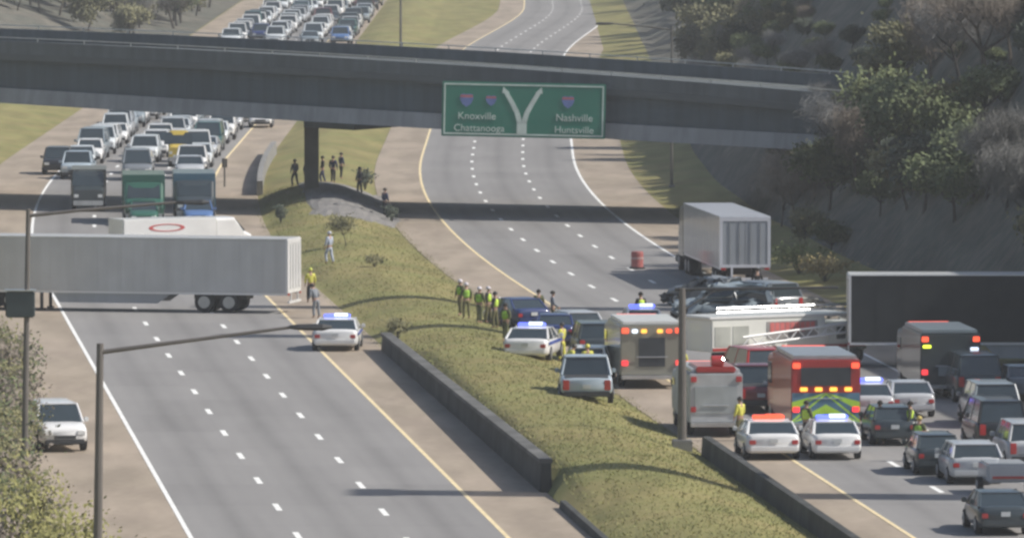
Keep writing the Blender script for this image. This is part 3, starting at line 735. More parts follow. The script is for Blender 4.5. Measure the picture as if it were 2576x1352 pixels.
# median side of the crash scene
car('sedan', 'navy', 1308, 832, "dark navy sedan next to the group in lime vests on the median edge", "car", rot=.3, wk=1.0)
car('sedan', 'white', 1354, 936, "white police sedan with violet blue roof lights on the median grass", "police car", extras=('bar', 'stripe'), rot=-.25, wk=1.12)
car('sedan', 'navy', 1408, 872, "navy sedan with white roof rack between two police cars", "car", rot=-.1)
car('suv', 'dark', 1508, 915, "dark green SUV behind the small white hatchback", "car")
car('hatch', 'white', 1500, 965, "small white hatchback between the grey pickup and the ambulance", "car", rot=-.2)
car('pickup', 'paleblue', 1490, 1052, "pale blue grey pickup on the median grass with a firefighter leaning on it", "pickup truck", rot=-.08, wk=1.1)
car('sedan', 'white', 1625, 858, "white police sedan whose blue roof lights show above the ambulance", "police car", extras=('bar',))
car('hatch', 'silver', 1452, 868, "silver hatchback among the dark cars behind the median police car", "car", rot=.2)
def crumple(r, amt, seed):
    rn = random.Random(seed)
    for ch in r.children:
        if ch.name.split('.')[0] in ("body", "roof", "windshield", "rear_window", "side_window", "grille", "bumper", "tailgate_seam"):
            bmx = bmesh.new(); bmx.from_mesh(ch.data)
            bmesh.ops.subdivide_edges(bmx, edges=list(bmx.edges), cuts=1, use_grid_fill=True)
            for v in bmx.verts: v.co += Vector((rn.uniform(-amt, amt), rn.uniform(-amt, amt), rn.uniform(-amt * 1.4, amt * .6)))
            bmx.to_mesh(ch.data); bmx.free()
crumple(car('suv', 'steel', 1822, 812, "crumpled blue grey SUV lying crosswise behind the white rescue truck", "wrecked car", rot=1.4), .17, 3)
crumple(car('sedan', 'grey', 1790, 775, "crushed grey sedan at the foot of the grey trailer's shadow", "wrecked car", rot=.9), .2, 4)
car('suv', 'grey', 1925, 806, "dark grey SUV beside the spilled rubble under the trailer", "car", rot=.5)

car('pickup', 'white', 2010, 1052, "white pickup squeezed between the red grey pickup and the chevron fire engine", "pickup truck", wk=.85)
car('suv', 'red', 1905, 985, "red chief's SUV parked behind the white rescue truck's wheels", "car", rot=.2)
car('sedan', 'silver', 2300, 1052, "silver sedan at the shaded side of the silver police sedan", "car")
car('van', 'dark', 2465, 1015, "dark van beside the rescue engine with lit tail lamps", "van")
# motorcycle like silver cargo trailer at the near right
def cargo_trailer(px, py):
    root = empty("cargo_trailer")
    MB().box(-.8, .8, -1.2, 1.2, .45, 1.15, None, .08).build("box_body", P['silver'], root)
    for s in (-1, 1): wheel(root, s * .9, 0, .3, .2)
    MB().tube([(0, 1.2, .5), (0, 2.2, .45)], .05).build("tow_bar", M_dark, root)
    MB().box(-.6, .6, -1.25, -1.2, .6, .7).build("light_board", M_tail, root)
    X, Y = ground(px, py); root.location = (X, Y + 1.2, .012); root.rotation_euler = (0, 0, heading(Y))
    tag(root, "small silver cargo trailer next to the silver hatchback in the near shade", "trailer")
cargo_trailer(2530, 1245)

# traffic drum
dr = empty("traffic_drum"); X, Y = ground(1603, 676)
MB().cyl((0, 0, .5), .42, 1.0, 'z').build("drum", mat("faded_red", (.42, .13, .12), .6), dr)
MB().cyl((0, 0, .62), .428, .14, 'z').build("reflective_band", mat("band", (.5, .32, .3), .5), dr)
MB().cyl((0, 0, .05), .55, .1, 'z').build("rubber_base", M_tyre, dr)
dr.location = (X, Y, 0.012); dr.scale = (.8, .8, .95); tag(dr, "faded red drum standing in the lane near the grey trailer", "traffic drum")

# ------------------------------------------------------------------ the traffic jam
protos = {}
def proto_car(kind):
    if kind not in protos:
        r = make_car(kind, P['white']); protos[kind] = r
        r.location = (0, -400, 0)
        for ch in r.children:
            if ch.name.split('.')[0] in ("body", "roof", "mirror"): ch.material_slots[0].link = 'OBJECT'; ch.material_slots[0].material = P['white']
    return protos[kind]
JG = "vehicles stuck in the jam on the far carriageway"
LANES = [(15.9, "outer lane"), (19.9, "middle lane"), (23.6, "inner lane"), (27.0, "inner shoulder lane")]
ORD = ["first", "second", "third", "fourth", "fifth", "sixth", "seventh", "eighth", "ninth", "tenth", "eleventh", "twelfth", "thirteenth", "fourteenth", "fifteenth", "sixteenth", "seventeenth", "eighteenth", "nineteenth", "twentieth"]
cols = ['white'] * 8 + ['silver'] * 4 + ['pearl'] * 6 + ['paleblue', 'paleblue', 'grey', 'steel', 'steel', 'dark', 'black', 'maroon', 'teal', 'blue', 'tan']
nice = dict(pearl="off white", paleblue="pale blue", dark="dark grey", steel="blue grey", suv="SUV", hatch="hatchback", pickup="pickup", sedan="sedan", van="van", maroon="dark red")
def jam(name_tail, rows, lanes, kinds, skip=()):
    for i, Y in enumerate(rows):
        for j, (u, ln) in enumerate(lanes):
            if (i, j) in skip: continue
            kind = random.choice(kinds); c = random.choice(cols)
            yy = Y + random.uniform(-2.0, 2.0) + j * 1.5
            base = proto_car(kind)
            r = copy_tree(base)
            for ch in r.children:
                if ch.name.split('.')[0] in ("body", "roof", "mirror"): ch.material_slots[0].link = 'OBJECT'; ch.material_slots[0].material = P[c]
            r.location = (RX(u + random.uniform(-.35, .35), yy), yy, .012)
            r.scale = (random.uniform(1.02, 1.12), random.uniform(.94, 1.06), random.uniform(.96, 1.12)); r.rotation_euler = (0, 0, heading(yy) + math.pi + random.uniform(-.045, .045))
            r.name = {'sedan': 'sedan', 'hatch': 'hatchback', 'suv': 'suv', 'pickup': 'pickup_truck', 'van': 'van'}[kind]
            tag(r, f"{nice.get(c, c)} {nice.get(kind, kind)} in the {ln}, {ORD[i]} row {name_tail}", "car", JG)
KS = ['sedan', 'sedan', 'suv', 'suv', 'hatch', 'van', 'pickup']
jam("back from the bridge shadow", [572 + i * 8.6 for i in range(16)], LANES[:3], KS, skip={(0, 0), (0, 1), (3, 1), (0, 2)})
jam("beyond the overpass", [906 + i * 11 for i in range(20)], LANES, KS)
# individual vehicles at the head of the jam
def bt(px, py, cabc, box, label, W=2.45, H=3.4, away=False, L=8.5):
    r = box_truck_mesh(cabc, box, W, H, L); put(r, px, py, L, label, "box truck", JG, 0, away); return r
bt(222, 533, 'dark', paint("box_charcoal", (.045, .05, .055)), "charcoal box truck at the head of the jam, tallest by the outer shoulder", 2.2, 2.55)
bt(362, 566, 'green', paint("box_green", (.02, .12, .09)), "dark green box truck in the bridge shadow with a red lamp", 2.6, 2.95)
bt(490, 560, 'dark', paint("box_slate", (.06, .15, .22)), "slate blue box truck in the bridge shadow beside the dark green truck", 2.6, 2.9)
car('hatch', 'green', 362, 572, "dark green hatchback in the bridge shadow right behind the sideways white car", "car", away=False, group=JG)
car('sedan', 'blue', 500, 570, "light blue sedan at the head of the jam beside the green hatchback", "car", away=False, group=JG)
bt(448, 420, 'yellow', P['yellow'], "narrow yellow van standing up among white cars of the jam", 1.5, 2.1, L=5)
car('suv', 'black', 142, 440, "black SUV alone on the outer shoulder beside the jam", "car", away=False, group=JG)
car('sedan', 'white', 655, 322, "white sedan on the inner shoulder just under the overpass", "car", away=False, group=JG)
car('suv', 'navy', 655, 104, "navy SUV with lime tape at the near end of the far jam", "car", away=False, group=JG)
for o_, px in ((None, 855),):
    car('suv', 'blue', px, 112, "blue SUV near the inner shoulder at the near end of the far jam", "car", away=False, group=JG)
for k, r in protos.items():
    for ch in list(r.children):
        for g_ in list(ch.children): bpy.data.objects.remove(g_)
        bpy.data.objects.remove(ch)
    bpy.data.objects.remove(r)

# ------------------------------------------------------------------ poles
def lamp_post(px_top, py_top, D, label, arm=5.5, rise=.6, box=False, m=None, ru=.11, lean=-.35, armdir=1, group=None, hw=0, uu=None):
    X = (px_top - 1288) / F * D
    ztop = CAM_H - (py_top + 487) * D / F
    root = empty("street_lamp", (X + lean, D, 0)); m = m or M_pole
    u = X + TA * D - shift(D); z0 = gz(u, D) - .2
    MB().tube([(0, 0, z0), (-lean * .5, 0, ztop * .5), (-lean, 0, ztop + .15)], [ru * 1.25, ru * 1.1, ru * .85], None, 10).build("pole", m, root)
    a = MB().tube([(-lean, 0, ztop - .1), (-lean + armdir * arm * .35, 0, ztop + rise * .25), (-lean + armdir * arm, 0, ztop + rise)], [.07, .06, .045], None, 8).build("arm", m, root)
    L = MB(); x = -lean + armdir * arm
    L.loft([[(x + armdir * t * 1.05, y * hw_, ztop + rise + z * zz) for y, z in ((-.16, -.02), (-.1, -.09), (.1, -.09), (.16, -.02), (.1, .07), (-.1, .07))] for t, hw_, zz in ((-.15, .5, .6), (.1, 1, 1), (.75, 1.1, 1.2), (1, .5, .5))])
    L.build("luminaire", M_dark if not group else M_dark, a)
    MB().box(-.2, .2, -.2, .2, z0, z0 + .35, None, .03).build("footing", M_conc, root)
    if box:
        b = MB().box(-.62, .42, -.35, .25, 6.9, 7.85, None, .05).build("equipment_box", mat("box_dark_green", (.055, .075, .078), .5), root)
        MB().box(-.66, .46, -.4, .3, 7.853, 7.9).build("lid", M_chrome, b)
    tag(root, label, "street lamp", group); return root
M_polem = mat("steel_pole_dark", (.17, .155, .14), .6, .2, var=.15, scale=.5)
lamp_post(250, 877, 241, "tall brown street lamp whose long arm reaches over the empty lanes", 5.5, .62, m=M_polem, ru=.12, lean=-.15)
lamp_post(70, 535, 308, "slim street lamp with a dark equipment box halfway up its pole", 5.5, .4, box=True, m=M_polem, ru=.10, lean=-.2)
lamp_post(1690, 70, 566, "thin street lamp on the grass verge beyond the overpass", 4, .3, m=M_pole, ru=.09, lean=0, armdir=-1)
lamp_post(1008, -40, 800, "far street lamp on the grass median past the overpass", 4, .3, m=M_pole, ru=.11, lean=0)
# steel mast in the median with its arm over the crash side
def mast():
    D = 334; X = (1717 - 1288) / F * D
    root = empty("steel_mast", (X, D, 0)); zt_ = CAM_H - (724 + 487) * D / F
    MB().tube([(0, 0, .1), (0, 0, zt_)], [.18, .135], None, 12).build("pole", M_polem, root)
    MB().tube([(-.3, 0, zt_ - .05), (6.1, 0, zt_ + .02)], [.07, .05], None, 8).build("arm", M_dark, root)
    MB().tube([(0, 0, zt_ - .9), (1.4, 0, zt_ - .02)], .03, None, 6).build("brace", M_polem, root)
    MB().box(-.4, .4, -.4, .4, -.1, .55, None, .04).build("footing", M_conc, root)
    tag(root, "thick dark steel mast on the median with a long thin level arm at its top", "mast")
mast()
def occluder(X, Y, H=43):  # unseen slab, added only to throw shadow bands across the median
    root = empty("shadow_slab", (X, Y, 0))
    MB().loft([[(-.5 * k, -1.35 * k, z), (.5 * k, -1.35 * k, z), (.5 * k, 1.35 * k, z), (-.5 * k, 1.35 * k, z)] for z, k in ((-1, 1.1), (H * .5, 1), (H, .85))]).build("shaft", M_conc, root)
    MB().box(-.7, .7, -1.6, 1.6, H, H + .5, None, .05).build("cap", M_conc, root)
    tag(root, "unseen tall slab-like pylon above the wooded bank beside the road", "occluder", "unseen slabs added for the median shadow bands")
for Y_ in (313.5, 407, 431): occluder(RX(68, Y_), Y_ - 3.4)
def post(px, py, h, label, m=M_pole, r=.05, plate=None, name="sign_post"):
    X, Y = ground(px, py); root = empty(name, (X, Y, 0)); u = X + TA * Y - shift(Y); z = gz(u, Y)
    MB().tube([(0, 0, z - .1), (0, 0, z + h)], r, None, 6).build("post_shaft", m, root)
    if plate: MB().box(-plate[0] / 2, plate[0] / 2, -.04, 0, z + h - plate[1], z + h, None, .01).build("sign_plate", plate[2], root)
    tag(root, label, "sign post")
post(565, 470, 1.9, "stubby dark sign post on the tan inner shoulder beside the jam", plate=(.35, .6, M_dark), r=.07)

# ------------------------------------------------------------------ people
def bake(o):
    dg = bpy.context.evaluated_depsgraph_get(); me = bpy.data.meshes.new_from_object(o.evaluated_get(dg))
    o.modifiers.clear(); o.data = me
def skin(name, pts, edges, radii, m, parent, sub=1, root=0):
    me = bpy.data.meshes.new(name); me.from_pydata(pts, edges, []); o = bpy.data.objects.new(name, me); C.objects.link(o)
    o.parent = None
    sk = o.modifiers.new("skin", 'SKIN'); sk.use_smooth_shade = True
    for i, v in enumerate(me.skin_vertices[0].data):
        r = radii[i]; v.radius = (r, r) if not isinstance(r, tuple) else r; v.use_root = (i == root)
    if sub: s = o.modifiers.new("sub", 'SUBSURF'); s.levels = sub; s.render_levels = sub
    bpy.context.view_layer.update(); bake(o)
    o.data.materials.clear(); o.data.materials.append(m); o.parent = parent
    return o
pm = {}
def cloth(name, c): return mat("cloth_" + name, c, .85, var=.15, scale=6)
def person(px, py, top, legs, label, vest=None, helmet=None, face=0.0, lean=0.0, armf=.1, group=None, z=None, D=None, size=1.0, stride=.08):
    X, Y = ground(px, py)
    if D: Y = D; X = (px - 1288) / F * D
    root = empty("person", (X, Y, 0), face)
    u = X + TA * Y - shift(Y); root.location.z = (gz(u, Y) if z is None else z)
    root.scale = (size,) * 3
    ly = lambda z_: lean * max(0, z_ - .95)
    dz = lambda z_: z_ - .18 * abs(lean) * max(0, z_ - .95)
    def J(x, y, z_): return (x, y + ly(z_), dz(z_))
    pts = [J(0, 0, .96), J(0, .01, 1.15), J(0, 0, 1.38), J(0, .01, 1.5), J(0, .02, 1.6), J(0, .03, 1.70),
           J(-.19, 0, 1.42), J(-.26, .02, 1.16), J(-.25, .02 + armf, .94), J(.19, 0, 1.42), J(.26, .02, 1.16), J(.25, .02 + armf, .94),
           (-.1, 0, .88), (-.11, stride, .5), (-.12, stride * .6, .08), (-.12, stride * .6 + .15, .04), (.1, 0, .88), (.11, -stride * .3, .5), (.12, -stride, .08), (.12, -stride + .15, .04)]
    ed = [(0, 1), (1, 2), (2, 3), (3, 4), (4, 5), (2, 6), (6, 7), (7, 8), (2, 9), (9, 10), (10, 11), (0, 12), (12, 13), (13, 14), (14, 15), (0, 16), (16, 17), (17, 18), (18, 19)]
    rad = [(.13, .1), (.12, .09), (.15, .1), .055, .085, .075, .06, .045, .032, .06, .045, .032, .085, .06, .042, .035, .085, .06, .042, .035]
    n = len(pts)
    for a, sx in ((8, -1), (11, 1)):                # palm, four fingers, thumb
        bx_, by_, bz_ = pts[a]
        pts.append((bx_, by_ + .01, bz_ - .07)); rad.append((.03, .016)); ed.append((a, len(pts) - 1)); pa = len(pts) - 1
        for k in range(4):
            pts.append((bx_ - .024 + .016 * k, by_ + .02, bz_ - .12)); rad.append(.008); ed.append((pa, len(pts) - 1))
            pts.append((bx_ - .026 + .017 * k, by_ + .035, bz_ - .145 - .008 * (k in (1, 2)))); rad.append(.007); ed.append((len(pts) - 2, len(pts) - 1))
        pts.append((bx_ - sx * .02, by_ + .045, bz_ - .06)); rad.append(.009); ed.append((a, len(pts) - 1))
    pts.append(J(0, .115, 1.615)); rad.append(.013); ed.append((4, len(pts) - 1))     # nose
    for s in (-1, 1): pts.append(J(s * .088, .02, 1.615)); rad.append(.014); ed.append((4, len(pts) - 1))   # ears
    skin("body", pts, ed, rad, M_skin, root)
    # trousers and jacket follow the body
    tp = [J(0, 0, .98), (0, 0, .93), (-.1, 0, .87), (-.11, stride, .5), (-.12, stride * .6, .1), (.1, 0, .87), (.11, -stride * .3, .5), (.12, -stride, .1)]
    skin("trousers", tp, [(0, 1), (1, 2), (2, 3), (3, 4), (1, 5), (5, 6), (6, 7)], [(.155, .12), (.155, .125), .105, .08, .065, .105, .08, .065], legs, root)
    jp = [J(0, 0, .93), J(0, .01, 1.15), J(0, 0, 1.38), J(0, 0, 1.47), J(-.19, 0, 1.42), J(-.265, .02, 1.16), J(-.25, .02 + armf * .8, .98), J(.19, 0, 1.42), J(.265, .02, 1.16), J(.25, .02 + armf * .8, .98)]
    jr = [(.17, .13), (.15, .12), (.18, .13), (.08, .07), .085, .065, .05, .085, .065, .05]
    skin("jacket", jp, [(0, 1), (1, 2), (2, 3), (2, 4), (4, 5), (5, 6), (2, 7), (7, 8), (8, 9)], jr, top, root)
    if vest:
        vv = skin("safety_vest", [J(0, 0, .98), J(0, .01, 1.15), J(0, 0, 1.34), J(0, 0, 1.44)], [(0, 1), (1, 2), (2, 3)], [(.20, .16), (.20, .16), (.225, .165), (.15, .12)], vest, root)
        tz = skin("reflective_tape", [J(0, 0, 1.11), J(0, 0, 1.17)], [(0, 1)], [(.22, .175)] * 2, M_silver, vv, 1)
    h = MB(); c = Vector(J(0, .02, 1.66)); rings = []
    for i in range(6):
        a = -.25 + (math.pi / 2 + .25) * i / 5; rr_ = .115 * max(.02, math.cos(a))
        rings.append([(c.x + rr_ * math.cos(2 * math.pi * k / 12), c.y - .012 + rr_ * 1.12 * math.sin(2 * math.pi * k / 12), c.z + .125 * math.sin(a)) for k in range(12)])
    h.loft(rings); h.build("helmet" if helmet else "hair", helmet or M_hair, root, smooth=True)
    tag(root, label, "person", group); return root
K = cloth("khaki", (.16, .15, .07)); NV = cloth("navy", (.03, .04, .09)); BK = cloth("black", (.02, .02, .022)); OL = cloth("olive", (.10, .11, .05))
LG = mat("lime_green", (.33, .58, .07), .8, var=.2, scale=6); YL = mat("turnout_yellow", (.68, .66, .12), .8, var=.2, scale=6); PB = cloth("pale_blue", (.42, .47, .58)); GY = cloth("grey", (.22, .24, .27))
WHh = mat("white_helmet", (.7, .66, .7), .4); BKh = mat("dark_helmet", (.04, .035, .03), .4)
person(1173, 826, OL, K, "person in lime vest and khaki trousers, outermost of the group on the median", vest=LG, helmet=WHh, face=.4)
person(1206, 834, OL, OL, "person in lime vest with pale helmet standing second in the median group", vest=LG, helmet=WHh, face=-.6)
person(1246, 842, BK, K, "person in bright yellow lime vest and dark cap beside the navy sedan", vest=M_lime, helmet=BKh, face=1.2)
person(1272, 888, OL, OL, "person in green jacket standing on the grass behind the median police sedan", vest=LG, face=2.5)
person(1355, 818, OL, BK, "person in dark olive clothes on the lane, nearer of two beyond the navy sedan", helmet=None, face=.3, armf=.25)
person(1390, 822, GY, OL, "person in grey jacket and olive trousers facing the dark olive one", face=-1.4, armf=.3)
person(1612, 830, BK, BK, "person in black with lime vest behind the white police sedan roof", vest=M_lime, face=.5, size=1.05)
person(1414, 915, YL, YL, "firefighter in pale yellow turnout coat next to the median police sedan", face=1.0, helmet=BKh)
person(1424, 1008, YL, K, "firefighter in yellow coat leaning over the pale blue grey pickup", lean=.55, face=-1.1, helmet=BKh, armf=.3)
person(1478, 985, YL, BK, "firefighter in yellow helmet seen over the roof of the pale blue grey pickup", helmet=mat("yellow_helmet", (.7, .65, .1), .4), face=.2)
person(2214, 1118, OL, K, "officer in pale lime vest beside the dark hatchback, close to the silver police car", vest=mat("dull_lime", (.35, .45, .10), .8), face=.6)
person(2312, 1160, OL, OL, "officer in green vest and yellow cap walking past the dark teal hatchback", vest=LG, helmet=mat("ochre_cap", (.5, .4, .1), .6), face=-.5, stride=.2)
person(1830, 722, OL, BK, "person in pale green vest standing right behind the grey trailer", vest=mat("pale_green", (.40, .52, .22), .8), face=.2)
person(829, 682, PB, PB, "person in pale blue clothes walking on the median grass near the sapling", face=.9, stride=.18, helmet=mat("grey_cap", (.5, .52, .6), .6))
person(781, 760, YL, BK, "firefighter in yellow coat at the rear corner of the long white trailer", face=.3, helmet=mat("lime_helmet", (.6, .65, .1), .4))
person(796, 800, GY, GY, "person in grey bending at the trailer corner below the yellow firefighter", face=.7, lean=.5, armf=.3)
person(775, 512, NV, NV, "person in navy standing on the slope by the bridge pier", face=.2)
person(838, 492, NV, BK, "person in navy uniform at the foot of the bridge pier", face=-.4)

person(1158, 818, OL, K, "person in lime vest at the back of the median group, nearest the lane edge", vest=LG, helmet=WHh, face=2.2)
person(1228, 828, BK, K, "person in bright vest partly hidden in the middle of the median group", vest=M_lime, helmet=WHh, face=-2.0)
person(1862, 1108, YL, K, "firefighter in yellow coat between the squad truck and the white sedan", face=.9, helmet=BKh)
person(2028, 1118, OL, BK, "person in lime vest between the two white sedans under the fire engine", vest=M_lime, face=-.8)
person(1715, 975, YL, K, "firefighter in yellow coat between the ambulance and the steel mast", face=.4, helmet=BKh)
person(1905, 760, BK, BK, "dark clothed person standing behind the grey trailer near the rubble", face=.2)
person(905, 508, GY, NV, "person in grey jacket on the paved mound under the overpass", face=1.0)
person(858, 470, NV, BK, "person in navy jacket just past the bridge pier", face=-1.0)
person(812, 500, BK, NV, "person in black jacket stepping off the paved mound toward the jam", face=1.8, stride=.2)
person(968, 548, NV, BK, "person in navy at the lane edge of the paved mound", face=-.9)
person(742, 505, GY, BK, "person in grey on the median grass in the bridge's shadow", face=.7, stride=.18)
person(2290, 1120, OL, BK, "officer in lime vest standing behind the dark hatchback's corner", vest=M_lime, face=1.5)

# ------------------------------------------------------------------ vegetation
def leafmat(name, a, b):
    return mat(name, a, .8, col2=b, scale=.9, detail=5)
L_green = leafmat("leaf_green", (.075, .10, .045), (.16, .19, .08))
L_olive = leafmat("leaf_olive", (.13, .13, .065), (.25, .235, .12))
L_brown = leafmat("twig_brown", (.16, .135, .11), (.27, .23, .19))
L_grey = leafmat("twig_grey", (.14, .14, .135), (.24, .24, .23))
L_dark = leafmat("leaf_dark", (.045, .06, .045), (.09, .11, .075))
L_bright = leafmat("leaf_fresh", (.14, .17, .05), (.24, .27, .10))
M_bark = mat("bark", (.09, .075, .06), .9, var=.3, scale=3, bump=.4)
M_barkd = mat("bark_dark", (.045, .04, .035), .9, var=.3, scale=3)
def make_tree(h, r, leaf, bark, density=1.0, name="tree", leafsize=.22, bare=False, trunk=.3, seed=1):
    rnd = random.Random(seed); root = empty(name); wood = MB(); tips = []
    def grow(p, d, ln, rad, lvl):
        pts = [p]; q = p; dd = d.copy()
        for i in range(3):
            dd = (dd + Vector((rnd.uniform(-.22, .22), rnd.uniform(-.22, .22), rnd.uniform(-.02, .16)))).normalized()
            q = q + dd * ln / 3; pts.append(q)
        wood.tube(pts, [rad, rad * .82, rad * .66, rad * .5], None, 6 if lvl == 0 else 4)
        if lvl < 3:
            for k in range((5 if lvl == 0 else 4)):
                a = rnd.uniform(0, 2 * math.pi); t = rnd.uniform(.35, 1)
                b = pts[1 + min(2, int(t * 3))] if t < 1 else pts[-1]
                nd = (dd * .5 + Vector((math.cos(a), math.sin(a), rnd.uniform(-.05, .5))) * .95).normalized()
                grow(b, nd, ln * rnd.uniform(.5, .72), rad * .5, lvl + 1)
        if lvl >= 2: tips.append(pts[-1]); tips.append(pts[2])
    grow(Vector((0, 0, -.3)), Vector((0, 0, 1)), h * .42, trunk, 0)
    wood.build("trunk", bark, root)
    sx = [t for t in tips]
    cr = MB(); n = int(26 * density)
    for t in sx:
        for k in range(n):
            o_ = Vector((rnd.gauss(0, 1), rnd.gauss(0, 1), rnd.gauss(0, .8))) * r * .17
            c = t + o_; s = leafsize * rnd.uniform(.5, 1.3)
            a = Vector((rnd.gauss(0, 1), rnd.gauss(0, 1), rnd.gauss(0, 1))).normalized(); b = a.orthogonal().normalized()
            if bare: a = (a + Vector((0, 0, .8))).normalized(); b = a.orthogonal().normalized(); cr.add([c - a * s * 2.2 - b * s * .07, c - a * s * 2.2 + b * s * .07, c + a * s * 2.2], [(0, 1, 2)])
            else: cr.add([c - a * s, c + b * s * .6, c + a * s, c - b * s * .6], [(0, 1, 2, 3)])
    cr.build("crown", leaf, root)
    return root
def place(proto, u, Y, s, rz, label, group, used, cat="tree", X=None):
    r = proto if proto.name not in used else copy_tree(proto)
    used.add(proto.name)
    X = RX(u, Y) if X is None else X
    uu = X + TA * Y - shift(Y)
    r.location = (X, Y, gz(uu, Y) - .15); r.scale = (s, s, s * random.uniform(.9, 1.1)); r.rotation_euler = (0, 0, rz)
    tag(r, label, cat, group); return r
TP = [
 (make_tree(11, 4, L_grey, M_barkd, 1.5, "bare_tree", .27, True, .2, 1), "grey leafless tree on the wooded bank beyond the crash side lanes", "leafless trees on the wooded bank"),
 (make_tree(10, 4, L_brown, M_bark, 1.5, "bare_tree", .27, True, .2, 2), "brownish twiggy tree on the wooded bank", "brown twiggy trees on the wooded bank"),
 (make_tree(9, 4, L_green, M_barkd, 1.1, "leafy_tree", .26, False, .2, 3), "dull green leafy tree on the wooded bank", "green trees on the wooded bank"),
 (make_tree(8, 3.6, L_olive, M_bark, 1.0, "budding_tree", .26, False, .17, 4), "olive budding tree on the wooded bank", "olive trees on the wooded bank"),
 (make_tree(10, 4, L_dark, M_barkd, 1.2, "evergreen_tree", .3, False, .22, 5), "dark evergreen tree on the shaded bank", "dark evergreens on the shaded bank"),
]
used = set()
random.seed(21)
spots = []
for Y in list(range(400, 760, 8)) + list(range(760, 1250, 15)):
    for k in range(9 if Y < 760 else 7):
        span = 24 if Y < 640 else 46
        u = 60.5 + extR(Y) + (random.random() ** .9) * span
        yy = Y + random.uniform(-4, 4)
        X = RX(u, yy); px = 1288 + F * X / yy
        if px > 2900 or px < 1500: continue
        spots.append((u, yy, px))
for u, yy, px in spots:
    base_y = 487 and (F * (CAM_H - gz(u, yy)) / yy - 487)
    if yy < 560: k = random.choice([4, 3, 0, 2, 2, 1])
    elif yy < 720: k = random.choice([4, 2, 0, 3, 1, 0, 2])
    else: k = random.choice([0, 3, 1, 3, 4, 2, 2, 3])
    t_ = TP[k]
    e_ = extR(yy)
    sc = min(random.uniform(.75, 1.15), ((u - (53.5 if 470 < yy < 780 else 50.5)) * .93 - gz(u, yy)) / 11.5)
    if sc < .13: continue
    place(t_[0], u, yy, sc, random.uniform(0, 6.3), t_[1], t_[2], used)
random.seed(77)
for i, (px, D, sc) in enumerate(((1965, 506, .42), (2010, 500, .55), (2050, 503, .5), (2085, 492, .62), (2120, 498, .55), (2160, 488, .6), (2030, 482, .34), (2300, 478, .55), (2350, 490, .7), (2420, 480, .6), (2540, 470, .6), (2090, 476, .3), (2000, 520, .5), (2270, 500, .7))):
    k = [0, 1, 3, 2, 0, 1, 3, 2, 1, 0, 1, 2, 0, 3][i]; t_ = TP[k]
    X = (px - 1288) / F * D
    place(t_[0], 0, D, sc, random.uniform(0, 6), t_[1], t_[2], used, X=X)
# fuller woods farther up the bank, well back from the lanes
for i in range(190):
    Y = random.uniform(600, 1220); u = 74 + extR(Y) + random.random() * 34
    X = RX(u, Y); px = 1288 + F * X / Y
    if px > 2800: continue
    k = random.choice([0, 1, 3, 2, 1, 4]); t_ = TP[k]
    place(t_[0], u, Y, random.uniform(.45, .8), random.uniform(0, 6), t_[1], t_[2], used)
# olive green tree standing out in the light, and the brown one beside it
random.seed(5)
tA = make_tree(12, 5, leafmat("leaf_midgreen", (.10, .13, .055), (.19, .22, .10)), M_barkd, 1.3, "leafy_tree", .26, False, .25, 11)
place(tA, 0, 482, .6, 0, "sunlit green tree standing out from the dark bank above the black trailer", None, set(), X=(2225 - 1288) / F * 482)
tB = make_tree(12, 5, L_brown, M_bark, 1.4, "bare_tree", .24, True, .25, 12)
place(tB, 0, 470, .75, 0, "tall brown leafless tree towering at the wooded bank's near end", None, set(), X=(2480 - 1288) / F * 470)
# sapling on the median and brush by the lanes
sp = make_tree(2.6, 1, L_olive, M_barkd, .25, "sapling", .07, False, .035, 31)
place(sp, 0, ground(874, 645)[1], 1, 0, "slender green sapling on the median grass near the bridge pier", None, set(), "sapling", X=ground(874, 645)[0])
def shrub(px, py, h, wd, leaf, label, group=None, n=900, ls=.09, seed=3, name="shrub", D=None, z=None):
    rnd = random.Random(seed); root = empty(name); X, Y = ground(px, py)
    if D: Y = D; X = (px - 1288) / F * D
    st = MB(); fo = MB(); tips = []
    for k in range(16):
        a = rnd.uniform(0, 6.28); d = rnd.uniform(.1, 1) * wd / 2; top = Vector((math.cos(a) * d, math.sin(a) * d, h * rnd.uniform(.55, 1)))
        st.tube([(0, 0, -.1), tuple(top * .5 + Vector((0, 0, h * .1))), tuple(top)], [.03 * h / 2, .02 * h / 2, .008], None, 4); tips.append(top); tips.append(top * .7)
    for k in range(n):
        t = rnd.choice(tips) + Vector((rnd.gauss(0, .16) * wd, rnd.gauss(0, .16) * wd, rnd.gauss(0, .13) * h))
        if t.z < 0.02: t.z = abs(t.z) + .02
        a = Vector((rnd.gauss(0, 1), rnd.gauss(0, 1), rnd.gauss(0, 1))).normalized(); b = a.orthogonal().normalized(); s = ls * rnd.uniform(.5, 1.4)
        fo.add([t - a * s, t + b * s * .6, t + a * s, t - b * s * .6], [(0, 1, 2, 3)])
    st.build("stems", M_barkd, root); fo.build("foliage", leaf, root)
    u = X + TA * Y - shift(Y); root.location = (X, Y, gz(u, Y) if z is None else z)
    tag(root, label, "shrub", group); return root
shrub(706, 572, .9, .5, L_dark, "small round dark shrub on the grass near the end of the sideways pickup", n=500)
shrub(918, 485, 1.2, 1.0, L_dark, "spiky dark shrub growing on the paved mound by the pier", n=500)
shrub(942, 697, .55, .9, L_olive, "low scruffy shrub in the middle of the median grass", n=250)
shrub(985, 560, .9, .7, L_dark, "dark shrub at the lane edge of the paved mound", n=300)
shrub(1000, 862, .8, .9, L_olive, "olive shrub at the far end of the retaining wall", n=400)
shrub(2010, 690, 1.4, 2.6, L_bright, "pale yellow green shrub right of the grey trailer by the woods".replace("right of", "just past"), n=900)
